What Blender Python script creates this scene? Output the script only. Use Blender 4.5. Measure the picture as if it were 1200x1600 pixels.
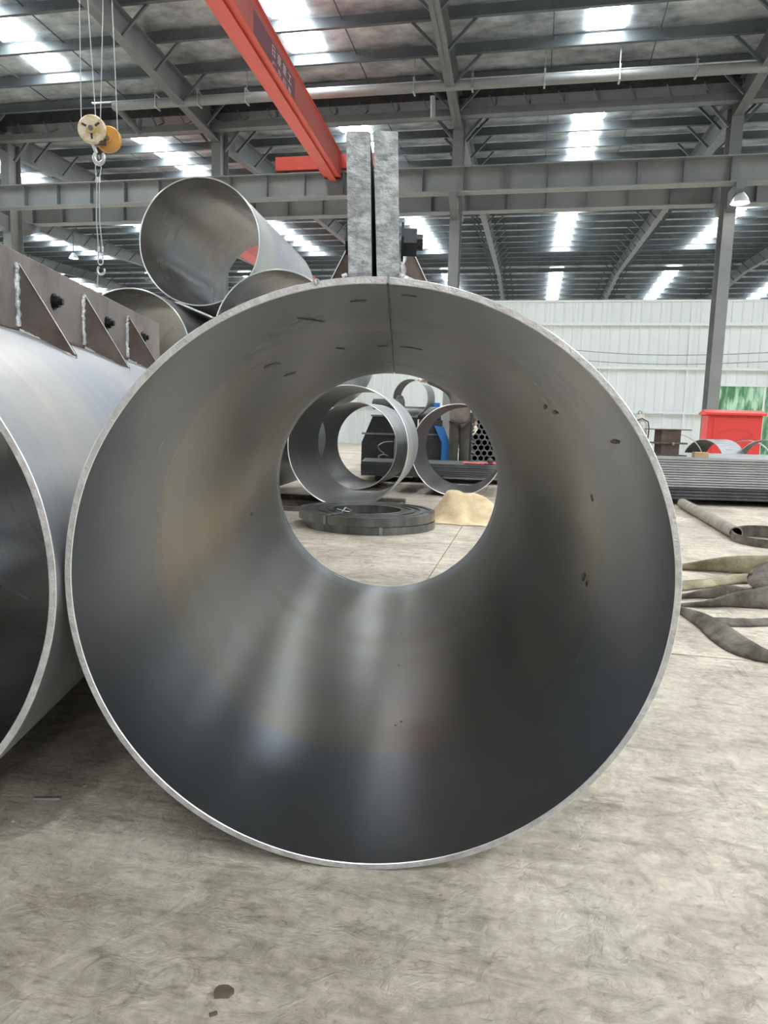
import bpy, math, random
from mathutils import Vector, Matrix, noise
random.seed(7)
C = bpy.context.scene.collection
for o in list(bpy.data.objects): bpy.data.objects.remove(o)
PI = math.pi
R = math.radians

# ------------------------------------------------------------------ camera
F_PX, PITCH, ROLL, EYE = 1100.0, 0.1287, 0.0291, 0.911
fwd = Vector((0, math.cos(PITCH), -math.sin(PITCH)))
rt0 = Vector((1, 0, 0)); up0 = rt0.cross(fwd)
RX = rt0*math.cos(ROLL) + up0*math.sin(ROLL)
UX = -rt0*math.sin(ROLL) + up0*math.cos(ROLL)
cam_data = bpy.data.cameras.new('camera'); cam = bpy.data.objects.new('camera', cam_data); C.objects.link(cam)
cam_data.sensor_fit = 'HORIZONTAL'; cam_data.sensor_width = 36.0; cam_data.lens = 36.0*F_PX/1200.0
cam_data.clip_start = 0.05; cam_data.clip_end = 400
m = Matrix((RX, UX, -fwd)).transposed().to_4x4(); m.translation = Vector((0, 0, EYE)); cam.matrix_world = m
bpy.context.scene.camera = cam

# ------------------------------------------------------------------ world, exposure
SKY = .45
SKYLIGHT = 20.0
w = bpy.data.worlds.new('overcast_sky'); bpy.context.scene.world = w; w.use_nodes = True
bg = w.node_tree.nodes['Background']; bg.inputs[0].default_value = (0.86, 0.93, 1.0, 1); bg.inputs[1].default_value = SKY
vs = bpy.context.scene.view_settings
vs.view_transform = 'Standard'; vs.look = 'None'; vs.gamma = 1; vs.use_curve_mapping = False
vs.exposure = 0.75

# ------------------------------------------------------------------ points
PHI = 0.1973
U = Vector((math.cos(PHI), -math.sin(PHI), 0)); V = Vector((math.sin(PHI), math.cos(PHI), 0))
def HV(u, v, z=0.0): return U*u + V*v + Vector((0, 0, z))
def ray(x, y): return fwd + RX*((x-600)/F_PX) - UX*((y-800)/F_PX)
def at(x, y, Y=None, Z=None):
    r = ray(x, y); t = Y/r.y if Y is not None else (Z-EYE)/r.z
    return r*t + Vector((0, 0, EYE))
def hall(x, y, u=None, v=None):
    r = ray(x, y); t = u/r.dot(U) if u is not None else v/r.dot(V)
    p = r*t + Vector((0, 0, EYE)); return p.dot(U), p.dot(V), p.z

# ------------------------------------------------------------------ materials
def mat(name, col, rough=.6, metal=0.0, var=None, scale=4.0, bump=0.0, bscale=30.0, stretch=(1, 1, 1), detail=6, contrast=(.35, .65), rvar=0.0, var2=None, scale2=1.0, bstretch=None):
    m = bpy.data.materials.new(name); m.use_nodes = True
    nt = m.node_tree; N = nt.nodes; L = nt.links; b = N['Principled BSDF']
    b.inputs['Roughness'].default_value = rough; b.inputs['Metallic'].default_value = metal
    b.inputs['Base Color'].default_value = (*col, 1)
    tc = N.new('ShaderNodeTexCoord')
    def nz(sc, st, det=detail):
        mp = N.new('ShaderNodeMapping'); mp.inputs['Scale'].default_value = st
        L.new(tc.outputs['Object'], mp.inputs[0])
        n = N.new('ShaderNodeTexNoise'); n.inputs['Scale'].default_value = sc; n.inputs['Detail'].default_value = det; n.inputs['Roughness'].default_value = .62
        L.new(mp.outputs[0], n.inputs['Vector']); return n
    if var is not None:
        n = nz(scale, stretch); cr = N.new('ShaderNodeValToRGB')
        cr.color_ramp.elements[0].position = contrast[0]; cr.color_ramp.elements[1].position = contrast[1]
        cr.color_ramp.elements[0].color = (*col, 1); cr.color_ramp.elements[1].color = (*var, 1)
        L.new(n.outputs['Fac'], cr.inputs[0]); out = cr.outputs[0]
        if var2 is not None:
            n2 = nz(scale2, (1, 1, 1), 4); c2 = N.new('ShaderNodeValToRGB')
            c2.color_ramp.elements[0].position = .5; c2.color_ramp.elements[1].position = .68
            L.new(n2.outputs['Fac'], c2.inputs[0])
            mx = N.new('ShaderNodeMixRGB'); L.new(c2.outputs[0], mx.inputs[0]); L.new(out, mx.inputs[1]); mx.inputs[2].default_value = (*var2, 1); out = mx.outputs[0]
        L.new(out, b.inputs['Base Color'])
        if rvar:
            mr = N.new('ShaderNodeMapRange'); mr.inputs['To Min'].default_value = rough-rvar; mr.inputs['To Max'].default_value = rough+rvar
            L.new(n.outputs['Fac'], mr.inputs[0]); L.new(mr.outputs[0], b.inputs['Roughness'])
    if bump:
        n = nz(bscale, bstretch or stretch, 5); bp = N.new('ShaderNodeBump'); bp.inputs['Strength'].default_value = bump; bp.inputs['Distance'].default_value = .01
        L.new(n.outputs['Fac'], bp.inputs['Height']); L.new(bp.outputs[0], b.inputs['Normal'])
    return m
def emis(name, col, s):
    m = bpy.data.materials.new(name); m.use_nodes = True; nt = m.node_tree
    b = nt.nodes['Principled BSDF']; b.inputs['Base Color'].default_value = (.8, .8, .8, 1)
    b.inputs['Emission Color'].default_value = (*col, 1); b.inputs['Emission Strength'].default_value = s
    return m

M = {}
def steel_mat(name, base, alt, blue, rough, ends=None):
    """rolled plate with mill scale: streaks run round the pipe, axis of the pipe is local Y"""
    m = bpy.data.materials.new(name); m.use_nodes = True
    nt = m.node_tree; N = nt.nodes; L = nt.links; b = N['Principled BSDF']
    tc = N.new('ShaderNodeTexCoord')
    def nz(sc, st, det=5, ro=.6):
        mp = N.new('ShaderNodeMapping'); mp.inputs['Scale'].default_value = st; L.new(tc.outputs['Object'], mp.inputs[0])
        n = N.new('ShaderNodeTexNoise'); n.inputs['Scale'].default_value = sc; n.inputs['Detail'].default_value = det; n.inputs['Roughness'].default_value = ro
        L.new(mp.outputs[0], n.inputs['Vector']); return n.outputs['Fac']
    def ramp(v, a, bb, c0=(0, 0, 0), c1=(1, 1, 1)):
        r = N.new('ShaderNodeValToRGB'); r.color_ramp.elements[0].position = a; r.color_ramp.elements[1].position = bb
        r.color_ramp.elements[0].color = (*c0, 1); r.color_ramp.elements[1].color = (*c1, 1); L.new(v, r.inputs[0]); return r.outputs[0]
    def mix(f, a, c, mode='MIX'):
        x = N.new('ShaderNodeMixRGB'); x.blend_type = mode
        if isinstance(f, float): x.inputs[0].default_value = f
        else: L.new(f, x.inputs[0])
        for i, q in ((1, a), (2, c)):
            if isinstance(q, tuple): x.inputs[i].default_value = (*q, 1)
            else: L.new(q, x.inputs[i])
        return x.outputs[0]
    bands = ramp(nz(1.0, (.35, 3.2, .35), 3), .38, .62)          # broad rings round the axis
    blotch = ramp(nz(1.6, (1, 1, 1), 4), .4, .65)
    fine = ramp(nz(5.0, (.3, 7.0, .3), 3), .3, .7, (.95, .95, .95), (1.04, 1.04, 1.04))
    specks = ramp(nz(2.2, (1.0, 1.3, 1.0), 8, .8), .72, .80)
    col = mix(bands, base, alt); col = mix(blotch, col, blue); col = mix(1.0, col, fine, 'MULTIPLY')
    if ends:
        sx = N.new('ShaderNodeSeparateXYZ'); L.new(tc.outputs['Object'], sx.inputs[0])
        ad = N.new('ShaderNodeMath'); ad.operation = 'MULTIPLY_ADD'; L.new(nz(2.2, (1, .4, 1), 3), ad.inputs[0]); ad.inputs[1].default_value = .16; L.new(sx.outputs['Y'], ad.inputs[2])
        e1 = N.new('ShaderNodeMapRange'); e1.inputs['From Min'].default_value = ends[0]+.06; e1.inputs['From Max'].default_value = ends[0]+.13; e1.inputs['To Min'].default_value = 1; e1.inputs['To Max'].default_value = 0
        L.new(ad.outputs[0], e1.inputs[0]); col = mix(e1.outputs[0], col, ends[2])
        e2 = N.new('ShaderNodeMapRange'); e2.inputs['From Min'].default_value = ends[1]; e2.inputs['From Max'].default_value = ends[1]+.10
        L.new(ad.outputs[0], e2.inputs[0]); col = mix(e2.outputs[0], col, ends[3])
    dark = mix(specks, (1, 1, 1), (.55, .52, .5)); col = mix(1.0, col, dark, 'MULTIPLY')
    L.new(col, b.inputs['Base Color']); b.inputs['Metallic'].default_value = .92
    rr = N.new('ShaderNodeMapRange'); rr.inputs['To Min'].default_value = rough-.04; rr.inputs['To Max'].default_value = rough+.06
    L.new(nz(1.3, (.5, 2, .5), 2), rr.inputs[0]); L.new(rr.outputs[0], b.inputs['Roughness'])
    bp = N.new('ShaderNodeBump'); bp.inputs['Strength'].default_value = .05; bp.inputs['Distance'].default_value = .01
    L.new(nz(1.1, (.7, 1.4, .7), 1), bp.inputs['Height']); L.new(bp.outputs[0], b.inputs['Normal'])
    return m
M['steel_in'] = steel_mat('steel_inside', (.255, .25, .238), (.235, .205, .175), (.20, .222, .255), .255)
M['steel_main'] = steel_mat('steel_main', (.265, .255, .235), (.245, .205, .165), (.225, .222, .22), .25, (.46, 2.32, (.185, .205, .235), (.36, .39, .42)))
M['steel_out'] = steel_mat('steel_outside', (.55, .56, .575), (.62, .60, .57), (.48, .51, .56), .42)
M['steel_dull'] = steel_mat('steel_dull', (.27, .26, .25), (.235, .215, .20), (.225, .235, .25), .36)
M['cut'] = mat('cut_edge', (.42, .40, .39), .5, .55, (.62, .60, .59), 30, .5, 90)
M['bright'] = mat('bright_edge', (.9, .89, .86), .3, .8)
M['slab'] = mat('blasted_plate', (.20, .205, .205), .5, .45, (.52, .53, .535), 42, .35, 60, (1, 1, 1.6), contrast=(.36, .66), var2=(.26, .265, .26), scale2=22)
M['rust'] = mat('rusty_primer', (.085, .06, .048), .7, .2, (.17, .125, .105), 8, .3, 40, var2=(.10, .085, .08), scale2=5)
M['plate_pink'] = mat('plate_primer', (.21, .175, .16), .6, .3, (.27, .23, .21), 5, .15, 30, var2=(.12, .10, .095), scale2=3)
M['weld'] = mat('weld_bead', (.45, .45, .45), .4, .5, (.85, .86, .84), 30, .8, 60, contrast=(.4, .6))
M['nut'] = mat('black_oxide', (.015, .016, .018), .35, .6)
M['seam'] = mat('seam_dark', (.01, .01, .01), .9)
M['paint_grey'] = mat('grey_paint', (.145, .16, .168), .5, .1, (.19, .205, .21), 3, contrast=(.3, .7))
M['paint_beam'] = mat('beam_paint', (.215, .225, .225), .5, .1, (.29, .30, .295), 1.5, contrast=(.3, .7))
M['purlin'] = mat('purlin_paint', (.085, .105, .115), .4, .15, (.13, .15, .16), 2, contrast=(.3, .7))
M['foil'] = mat('roof_foil', (.20, .235, .255), .42, .3, (.74, .80, .84), 1.7, 1.0, 3.5, (1, 1.6, 1), contrast=(.3, .72), bstretch=(1, 1, 1))
M['red'] = mat('crane_red', (.80, .13, .10), .42, 0, (.70, .12, .09), 3)
M['red_side'] = mat('crane_red_web', (.62, .17, .15), .5, 0, (.55, .16, .145), 3)
M['red_box'] = mat('cabinet_red', (.76, .06, .05), .45, 0, (.72, .055, .045), 3)
M['white_txt'] = mat('white_lettering', (.95, .95, .97), .4)
M['purple'] = mat('faded_decal', (.25, .11, .15), .5)
M['wall'] = mat('wall_sheet', (.86, .91, .90), .5, 0, (.82, .87, .87), .7)
M['wall_rib'] = mat('wall_girt', (.86, .90, .89), .45)
M['sky_panel'] = emis('skylight_grp', (.93, .98, 1.0), SKYLIGHT)
M['blue'] = mat('machine_blue', (.05, .26, .72), .4)
M['black'] = mat('machine_black', (.015, .016, .017), .5, 0, (.03, .03, .03), 5)
M['dark'] = mat('dark_metal', (.05, .052, .055), .45, .5, (.09, .09, .09), 6)
M['mid'] = mat('mid_metal', (.22, .22, .22), .4, .7, (.32, .32, .32), 6)
M['galv'] = mat('galvanised', (.55, .56, .56), .35, .8, (.7, .7, .7), 9)
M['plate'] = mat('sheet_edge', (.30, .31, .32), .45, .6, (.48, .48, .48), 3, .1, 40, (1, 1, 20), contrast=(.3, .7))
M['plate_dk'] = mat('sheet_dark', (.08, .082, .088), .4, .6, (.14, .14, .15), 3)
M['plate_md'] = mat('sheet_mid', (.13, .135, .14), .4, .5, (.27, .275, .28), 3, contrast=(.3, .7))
M['wood'] = mat('timber', (.42, .28, .14), .7, 0, (.55, .40, .24), 12, .3, 30, (1, 6, 6))
M['wood_dk'] = mat('old_timber', (.10, .075, .05), .8, 0, (.16, .13, .10), 12, .4, 30)
M['strap'] = mat('dirty_webbing', (.065, .055, .045), .9, 0, (.235, .205, .165), 9, .6, 60, (1, 1, 1), contrast=(.35, .7))
M['strap_y'] = mat('yellow_webbing', (.15, .125, .07), .9, 0, (.42, .37, .24), 6, .6, 60, contrast=(.35, .65))
M['cloth'] = mat('tan_cloth', (.56, .42, .25), .85, 0, (.76, .61, .40), 6, .8, 9)
M['yellow'] = mat('sheave_yellow', (.52, .38, .16), .5, .1, (.72, .64, .50), 9, contrast=(.4, .6))
M['orange'] = mat('sheave_orange', (.62, .30, .05), .5, .1, (.5, .26, .08), 9)
M['rope'] = mat('wire_rope', (.42, .43, .44), .45, .7)
M['coat'] = mat('work_jacket', (.16, .135, .11), .9, 0, (.25, .21, .18), 6, .4, 20)
M['trousers'] = mat('work_trousers', (.055, .05, .042), .9, 0, (.10, .09, .075), 5, .4, 20)
M['glove'] = mat('work_glove', (.80, .74, .62), .9)
M['skin'] = mat('skin', (.50, .30, .21), .6)
M['hair'] = mat('hair', (.02, .018, .016), .7)
M['boot'] = mat('boot_leather', (.03, .028, .025), .6)
M['lamp_shade'] = mat('lamp_shade', (.75, .76, .76), .35, .5)
M['lamp'] = emis('lamp_glow', (1, .98, .94), 6)
M['red_rag'] = mat('red_rag', (.6, .10, .09), .8)

# floor: worn concrete
def floor_mat():
    m = bpy.data.materials.new('worn_concrete'); m.use_nodes = True
    nt = m.node_tree; N = nt.nodes; L = nt.links; b = N['Principled BSDF']
    tc = N.new('ShaderNodeTexCoord')
    def nz(sc, st=(1, 1, 1), rot=0, det=8, ro=.62, dist=0.0):
        mp = N.new('ShaderNodeMapping'); mp.inputs['Scale'].default_value = st; mp.inputs['Rotation'].default_value = (0, 0, rot)
        L.new(tc.outputs['Object'], mp.inputs[0])
        n = N.new('ShaderNodeTexNoise'); n.inputs['Scale'].default_value = sc; n.inputs['Detail'].default_value = det
        n.inputs['Roughness'].default_value = ro; n.inputs['Distortion'].default_value = dist
        L.new(mp.outputs[0], n.inputs['Vector']); return n.outputs['Fac']
    def ramp(v, a, bb, c0=(0, 0, 0), c1=(1, 1, 1)):
        r = N.new('ShaderNodeValToRGB'); r.color_ramp.elements[0].position = a; r.color_ramp.elements[1].position = bb
        r.color_ramp.elements[0].color = (*c0, 1); r.color_ramp.elements[1].color = (*c1, 1); L.new(v, r.inputs[0]); return r.outputs[0]
    def mul(a, c, f=1.0):
        x = N.new('ShaderNodeMixRGB'); x.blend_type = 'MULTIPLY'; x.inputs[0].default_value = f; L.new(a, x.inputs[1]); L.new(c, x.inputs[2]); return x.outputs[0]
    col = ramp(nz(2.3, det=9), .3, .7, (.62, .545, .445), (.86, .775, .645))
    col = mul(col, ramp(nz(.9, dist=.6), .35, .62, (.66, .65, .64), (1, 1, 1)))
    col = mul(col, ramp(nz(9, dist=1.2), .34, .55, (.70, .69, .67), (1, 1, 1)))
    col = mul(col, ramp(nz(2.2, (1, 9, 1), R(38), 7, .7), .34, .5, (.66, .65, .63), (1, 1, 1)), .8)
    col = mul(col, ramp(nz(1.6, (11, 1, 1), R(25), 6, .7, .3), .62, .70, (1, 1, 1), (.62, .6, .58)), .8)
    col = mul(col, ramp(nz(45, det=4), .3, .7, (.80, .80, .80), (1.12, 1.12, 1.12)))
    col = mul(col, ramp(nz(4.5, (1, 3, 1), R(-20), 9, .75, .8), .36, .46, (.70, .68, .65), (1, 1, 1)))
    col = mul(col, ramp(nz(22, dist=2.0, det=6), .33, .42, (.72, .70, .67), (1, 1, 1)))
    L.new(col, b.inputs['Base Color'])
    rr = ramp(nz(3.0), .35, .65, (.42, .42, .42), (.7, .7, .7)); L.new(rr, b.inputs['Roughness'])
    add = N.new('ShaderNodeMath'); add.operation = 'ADD'
    L.new(nz(16, dist=1.5, det=8), add.inputs[0]); L.new(nz(3, (1, 6, 1), R(38)), add.inputs[1])
    bp = N.new('ShaderNodeBump'); bp.inputs['Strength'].default_value = .8; bp.inputs['Distance'].default_value = .012
    L.new(add.outputs[0], bp.inputs['Height']); L.new(bp.outputs[0], b.inputs['Normal'])
    return m
M['floor'] = floor_mat()
M['joint'] = mat('joint_filler', (.12, .105, .09), .9)

# ------------------------------------------------------------------ mesh building
class MB:
    def __init__(s): s.v = []; s.f = []; s.mi = []; s.sm = []
    def add(s, vs, fs, mi=0, smooth=False):
        o = len(s.v); s.v += [tuple(p) for p in vs]
        for f in fs: s.f.append([o+i for i in f]); s.mi.append(mi); s.sm.append(smooth)
    def box(s, x0, x1, y0, y1, z0, z1, mi=0, M_=None, bev=0.0):
        if bev > 0:
            vs = []; b = bev
            for X, sx in ((x0, 1), (x1, -1)):
                for Y, sy in ((y0, 1), (y1, -1)):
                    for Z, sz in ((z0, 1), (z1, -1)):
                        vs += [(X, Y+sy*b, Z+sz*b), (X+sx*b, Y, Z+sz*b), (X+sx*b, Y+sy*b, Z)]
            P = lambda i, j, k, a: ((i*2+j)*2+k)*3+a
            fs = []
            for i in (0, 1): fs.append([P(i, 0, 0, 0), P(i, 0, 1, 0), P(i, 1, 1, 0), P(i, 1, 0, 0)][::(1 if i == 0 else -1)])
            for j in (0, 1): fs.append([P(0, j, 0, 1), P(1, j, 0, 1), P(1, j, 1, 1), P(0, j, 1, 1)][::(1 if j == 0 else -1)])
            for k in (0, 1): fs.append([P(0, 0, k, 2), P(0, 1, k, 2), P(1, 1, k, 2), P(1, 0, k, 2)][::(1 if k == 0 else -1)])
            for i in (0, 1):
                for j in (0, 1): fs.append([P(i, j, 0, 0), P(i, j, 1, 0), P(i, j, 1, 1), P(i, j, 0, 1)][::(1 if i == j else -1)])
                for k in (0, 1): fs.append([P(i, 0, k, 0), P(i, 1, k, 0), P(i, 1, k, 2), P(i, 0, k, 2)][::(1 if i != k else -1)])
            for j in (0, 1):
                for k in (0, 1): fs.append([P(0, j, k, 1), P(1, j, k, 1), P(1, j, k, 2), P(0, j, k, 2)][::(1 if j == k else -1)])
            for i in (0, 1):
                for j in (0, 1):
                    for k in (0, 1): fs.append([P(i, j, k, 0), P(i, j, k, 1), P(i, j, k, 2)][::(1 if (i+j+k) % 2 == 0 else -1)])
        else:
            vs = [(x, y, z) for x in (x0, x1) for y in (y0, y1) for z in (z0, z1)]
            fs = [(0, 1, 3, 2), (4, 6, 7, 5), (0, 4, 5, 1), (2, 3, 7, 6), (0, 2, 6, 4), (1, 5, 7, 3)]
        if M_ is not None: vs = [M_ @ Vector(p) for p in vs]
        s.add(vs, fs, mi)
    def bar(s, p, q, w, h, up=(0, 0, 1), mi=0):
        p = Vector(p); q = Vector(q); d = (q-p).normalized(); a = d.cross(Vector(up))
        if a.length < 1e-4: a = d.cross(Vector((1, 0, 0)))
        a.normalize(); b = a.cross(d)
        vs = [e+a*i*w/2+b*j*h/2 for e in (p, q) for i, j in ((-1, -1), (1, -1), (1, 1), (-1, 1))]
        s.add(vs, [(0, 1, 2, 3), (7, 6, 5, 4), (0, 4, 5, 1), (1, 5, 6, 2), (2, 6, 7, 3), (3, 7, 4, 0)], mi)
    def tube(s, pts, r, n=10, mi=0, cap=True, closed=False):
        pts = [Vector(p) for p in pts]; k = len(pts); rs = r if isinstance(r, (list, tuple)) else [r]*k
        vs = []; pa = None
        for i, p in enumerate(pts):
            a = pts[(i+1) % k] if (closed or i < k-1) else p; b = pts[i-1] if (closed or i > 0) else p
            d = (a-b).normalized()
            if pa is None: pa = d.orthogonal().normalized()
            else:
                pa = pa - d*pa.dot(d)
                if pa.length < 1e-5: pa = d.orthogonal()
                pa.normalize()
            e = d.cross(pa)
            vs += [p+(pa*math.cos(2*PI*j/n)+e*math.sin(2*PI*j/n))*rs[i] for j in range(n)]
        fs = []
        for i in range(k if closed else k-1):
            i2 = (i+1) % k
            for j in range(n): fs.append((i*n+j, i*n+(j+1) % n, i2*n+(j+1) % n, i2*n+j))
        s.add(vs, fs, mi, True)
        if cap and not closed:
            s.add(vs[:n], [tuple(range(n))[::-1]], mi); s.add(vs[-n:], [tuple(range(n))], mi)
    def shell(s, ro, ri, y0, y1, n=96, na=6, kz=1.0, cz=0.0, slit=0.0, slit_a=PI/2, mats=(0, 1, 2, 3), wav=0.0, bev=.0015, seed=0):
        """hollow cylinder, axis = local Y, centre height cz. mats = outside, inside, end face, chamfer"""
        def angs():
            if slit: return [slit_a+slit/2+(2*PI-slit)*i/n for i in range(n+1)]
            return [2*PI*i/n for i in range(n)]
        A = angs(); k = len(A); closed = not slit
        def circ(r, y):
            out = []
            for a in A:
                wv = wav*noise.noise(Vector((math.cos(a)*4, math.sin(a)*4, seed+y*.5)))
                yy = y + (wv*.8)
                out.append(((r+wv*.6)*math.cos(a), yy, cz+kz*(r+wv*.6)*math.sin(a)))
            return out
        def strip(c0, c1, mi, smooth):
            o = c0+c1; fs = []
            for i in range(k if closed else k-1):
                j = (i+1) % k; fs.append((i, j, k+j, k+i))
            s.add(o, fs, mi, smooth)
        ys = [y0+bev]+[y0+(y1-y0)*i/na for i in range(1, na)]+[y1-bev]
        def sheet(r, mi, flip):
            vs = []
            for y in ys: vs += circ(r, y)
            fs = []
            for q in range(len(ys)-1):
                for i in range(k if closed else k-1):
                    j = (i+1) % k; f = (q*k+i, q*k+j, (q+1)*k+j, (q+1)*k+i); fs.append(f[::-1] if flip else f)
            s.add(vs, fs, mi, True)
        sheet(ro, mats[0], True); sheet(ri, mats[1], False)
        strip(circ(ro, y0+bev), circ(ro-bev, y0), mats[3], False)
        strip(circ(ro-bev, y0), circ(ri+bev, y0), mats[2], False)
        strip(circ(ri+bev, y0), circ(ri, y0+bev), mats[3], False)
        strip(circ(ro-bev, y1), circ(ro, y1-bev), mats[3], False)
        strip(circ(ri+bev, y1), circ(ro-bev, y1), mats[2], False)
        strip(circ(ri, y1-bev), circ(ri+bev, y1), mats[3], False)
        if slit:
            for i in (0, k-1):
                a = A[i]; q = [(r*math.cos(a), y, cz+kz*r*math.sin(a)) for r, y in ((ri, y0), (ro, y0), (ro, y1), (ri, y1))]
                s.add(q, [(0, 1, 2, 3)], mats[2])
    def lathe(s, prof, n=24, mi=0, M_=None, smooth=True):
        vs = []
        for r, z in prof: vs += [(r*math.cos(2*PI*j/n), r*math.sin(2*PI*j/n), z) for j in range(n)]
        if M_ is not None: vs = [M_ @ Vector(p) for p in vs]
        fs = []
        for i in range(len(prof)-1):
            for j in range(n): fs.append((i*n+j, i*n+(j+1) % n, (i+1)*n+(j+1) % n, (i+1)*n+j))
        s.add(vs, fs, mi, smooth)
    def prism(s, poly, t0, t1, axis='y', mi=0):
        """polygon of (a,b) extruded; axis y: a=x,b=z ; axis x: a=y,b=z ; axis z: a=x,b=y"""
        def mk(a, b, t): return {'y': (a, t, b), 'x': (t, a, b), 'z': (a, b, t)}[axis]
        n = len(poly); vs = [mk(a, b, t0) for a, b in poly]+[mk(a, b, t1) for a, b in poly]
        fs = [tuple(range(n)), tuple(range(n, 2*n))[::-1]]+[(i, i+n, (i+1) % n+n, (i+1) % n) for i in range(n)]
        s.add(vs, fs, mi)
    def build(s, name, mats, parent=None, M_=None):
        me = bpy.data.meshes.new(name)
        vs = s.v if M_ is None else [tuple(M_ @ Vector(p)) for p in s.v]
        me.from_pydata(vs, [], s.f)
        for mm in (mats if isinstance(mats, (list, tuple)) else [mats]): me.materials.append(M[mm] if isinstance(mm, str) else mm)
        me.polygons.foreach_set('material_index', s.mi); me.polygons.foreach_set('use_smooth', s.sm)
        me.update()
        o = bpy.data.objects.new(name, me); C.objects.link(o)
        if parent is not None: o.parent = parent
        return o
def mesh_copy(src, parent, loc=None, rot=None):
    o = src.copy(); C.objects.link(o); o.parent = parent
    if loc is not None: o.location = loc
    if rot is not None: o.rotation_euler = rot
    return o
def thing(name, label, cat, loc=(0, 0, 0), rz=0.0, group=None):
    o = bpy.data.objects.new(name, None); C.objects.link(o); o.empty_display_size = .1
    o.location = loc; o.rotation_euler = (0, 0, rz); o['label'] = label; o['category'] = cat
    if group: o['group'] = group
    return o
def tag(o, label, cat, group=None):
    o['label'] = label; o['category'] = cat
    if group: o['group'] = group
    return o
def struct(o): o['kind'] = 'structure'; return o
def copy_thing(root, loc, rz=None, label=None, group=None):
    r = root.copy(); C.objects.link(r); r.location = loc
    if rz is not None: r.rotation_euler = (0, 0, rz)
    if label: r['label'] = label
    if group: r['group'] = group
    for ch in [o for o in C.objects if o.parent == root]:
        c = ch.copy(); C.objects.link(c); c.parent = r
        for g in [o for o in C.objects if o.parent == ch]:
            d = g.copy(); C.objects.link(d); d.parent = c
    return r
def smooth_path(pts, n=6):
    """Catmull-Rom through tuples of any length"""
    out = []; k = len(pts)
    for i in range(k-1):
        p0 = pts[max(i-1, 0)]; p1 = pts[i]; p2 = pts[i+1]; p3 = pts[min(i+2, k-1)]
        for j in range(n):
            t = j/n
            out.append(tuple(.5*((2*b)+(-a+c)*t+(2*a-5*b+4*c-d)*t*t+(-a+3*b-3*c+d)*t**3) for a, b, c, d in zip(p0, p1, p2, p3)))
    out.append(tuple(pts[-1])); return out
HR = -PHI      # z rotation of things squared to the hall

# ================================================================== SETTING
floor = struct(thing_floor := bpy.data.objects.new('floor', None)); C.objects.link(floor)
def slab(u0, u1, v0, v1, mi='floor', rag=0.0):
    b = MB(); n = 40 if rag else 1
    top = []
    if rag:
        for i in range(n+1):
            uu = u0+(u1-u0)*i/n; top.append((uu, v1+rag*noise.noise(Vector((uu*6, 0, 3)))*1.2))
        poly = [(u0, v0), (u1, v0)]+[(a, c) for a, c in top[::-1]]
    else: poly = [(u0, v0), (u1, v0), (u1, v1), (u0, v1)]
    b.prism([(a, c) for a, c in poly], -.15, 0.0, 'z', 0)
    o = b.build('floor_slab', mi, floor); o.rotation_euler = (0, 0, HR); return o
us = [-34.53, -28.53, -22.53, -16.53, -10.53, -6.53, -.53, 5.47, 11.47, 17.47, 23.47, 29.47]
g = .006
b = MB(); b.box(-40, 36, -12, 60, -.25, -.03); o = b.build('joint_bed', 'joint', floor); o.rotation_euler = (0, 0, HR)
slab(-5, 1.9-g, -6, 2.96, rag=.0); slab(-40, -5-g, -12, 2.96)
slab(1.9, 36, -12, 2.96); slab(-5, 1.9-g, -12, -6-g)
for i in range(len(us)-1):
    for v0, v1 in ((2.97, 9.0), (9.0, 15.0), (15.0, 21.0), (21.0, 27.0), (27, 60)):
        slab(us[i]+g/2, us[i+1]-g/2, v0+g/2, v1-g/2)

# ---- roof
Z0, SL, VR, V2, V1 = 8.50, .045, 17.45, 38.6, -2.9
def zroof(v):
    if v < V1: return Z0+SL*(VR-V1)-SL*(V1-v)
    if v <= VR: return Z0+SL*(VR-v)
    if v <= V2: return Z0+SL*(v-VR)
    return Z0+SL*(V2-VR)-SL*(v-V2)
ceiling = struct(thing('ceiling', 'x', 'x')); del ceiling['label']; del ceiling['category']; ceiling.rotation_euler = (0, 0, HR)
V_FRONT = -20.0
U0, U1 = -40.0, 30.0
for va, vb in ((V_FRONT, V1), (V1, VR-.45), (VR+.45, V2), (V2, 58.0)):
    b = MB()
    n = int((vb-va)/.6); m_ = 70
    vsx = []; fs = []
    for i in range(n+1):
        vv = va+(vb-va)*i/n
        for j in range(m_+1):
            uu = U0+(U1-U0)*j/m_
            vsx.append((uu, vv, zroof(vv)+.02*noise.noise(Vector((uu*.9, vv*1.2, 2)))))
    for i in range(n):
        for j in range(m_): a = i*(m_+1)+j; fs.append((a, a+m_+1, a+m_+2, a+1))
    b.add(vsx, fs, 0, True); b.build('roof_sheet', 'foil', ceiling)
purl = [14.15-1.22*k for k in range(28)][::-1]+[15.35, 16.5]
purl2 = [18.3+1.22*k for k in range(0, 17)]+[V2+.35+1.3*k for k in range(0, 15)]
def purlin_mesh():
    b = MB(); h = .23
    b.box(U0, U1, -.0075, .0075, -h, 0); b.box(U0, U1, 0, .075, -.012, 0); b.box(U0, U1, -.075, 0, -h, -h+.012)
    return b
pm = purlin_mesh().build('purlin', 'purlin', ceiling); first = True
for v in purl+purl2:
    o = pm if first else mesh_copy(pm, ceiling); first = False
    o.location = (0, v, zroof(v)-.04)
# sag rods between purlins
b = MB()
for k in range(-6, 6):
    for du in (2.0, 4.0):
        uu = -13.95+6*k+du
        for lst in (purl, purl2):
            for a, c in zip(lst[:-1], lst[1:]):
                if c-a > 2: continue
                b.bar((uu, a, zroof(a)-.10), (uu+.02, c, zroof(c)-.10), .02, .02)
o = b.build('sag_rods', 'purlin', ceiling); o['kind'] = 'stuff'
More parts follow.
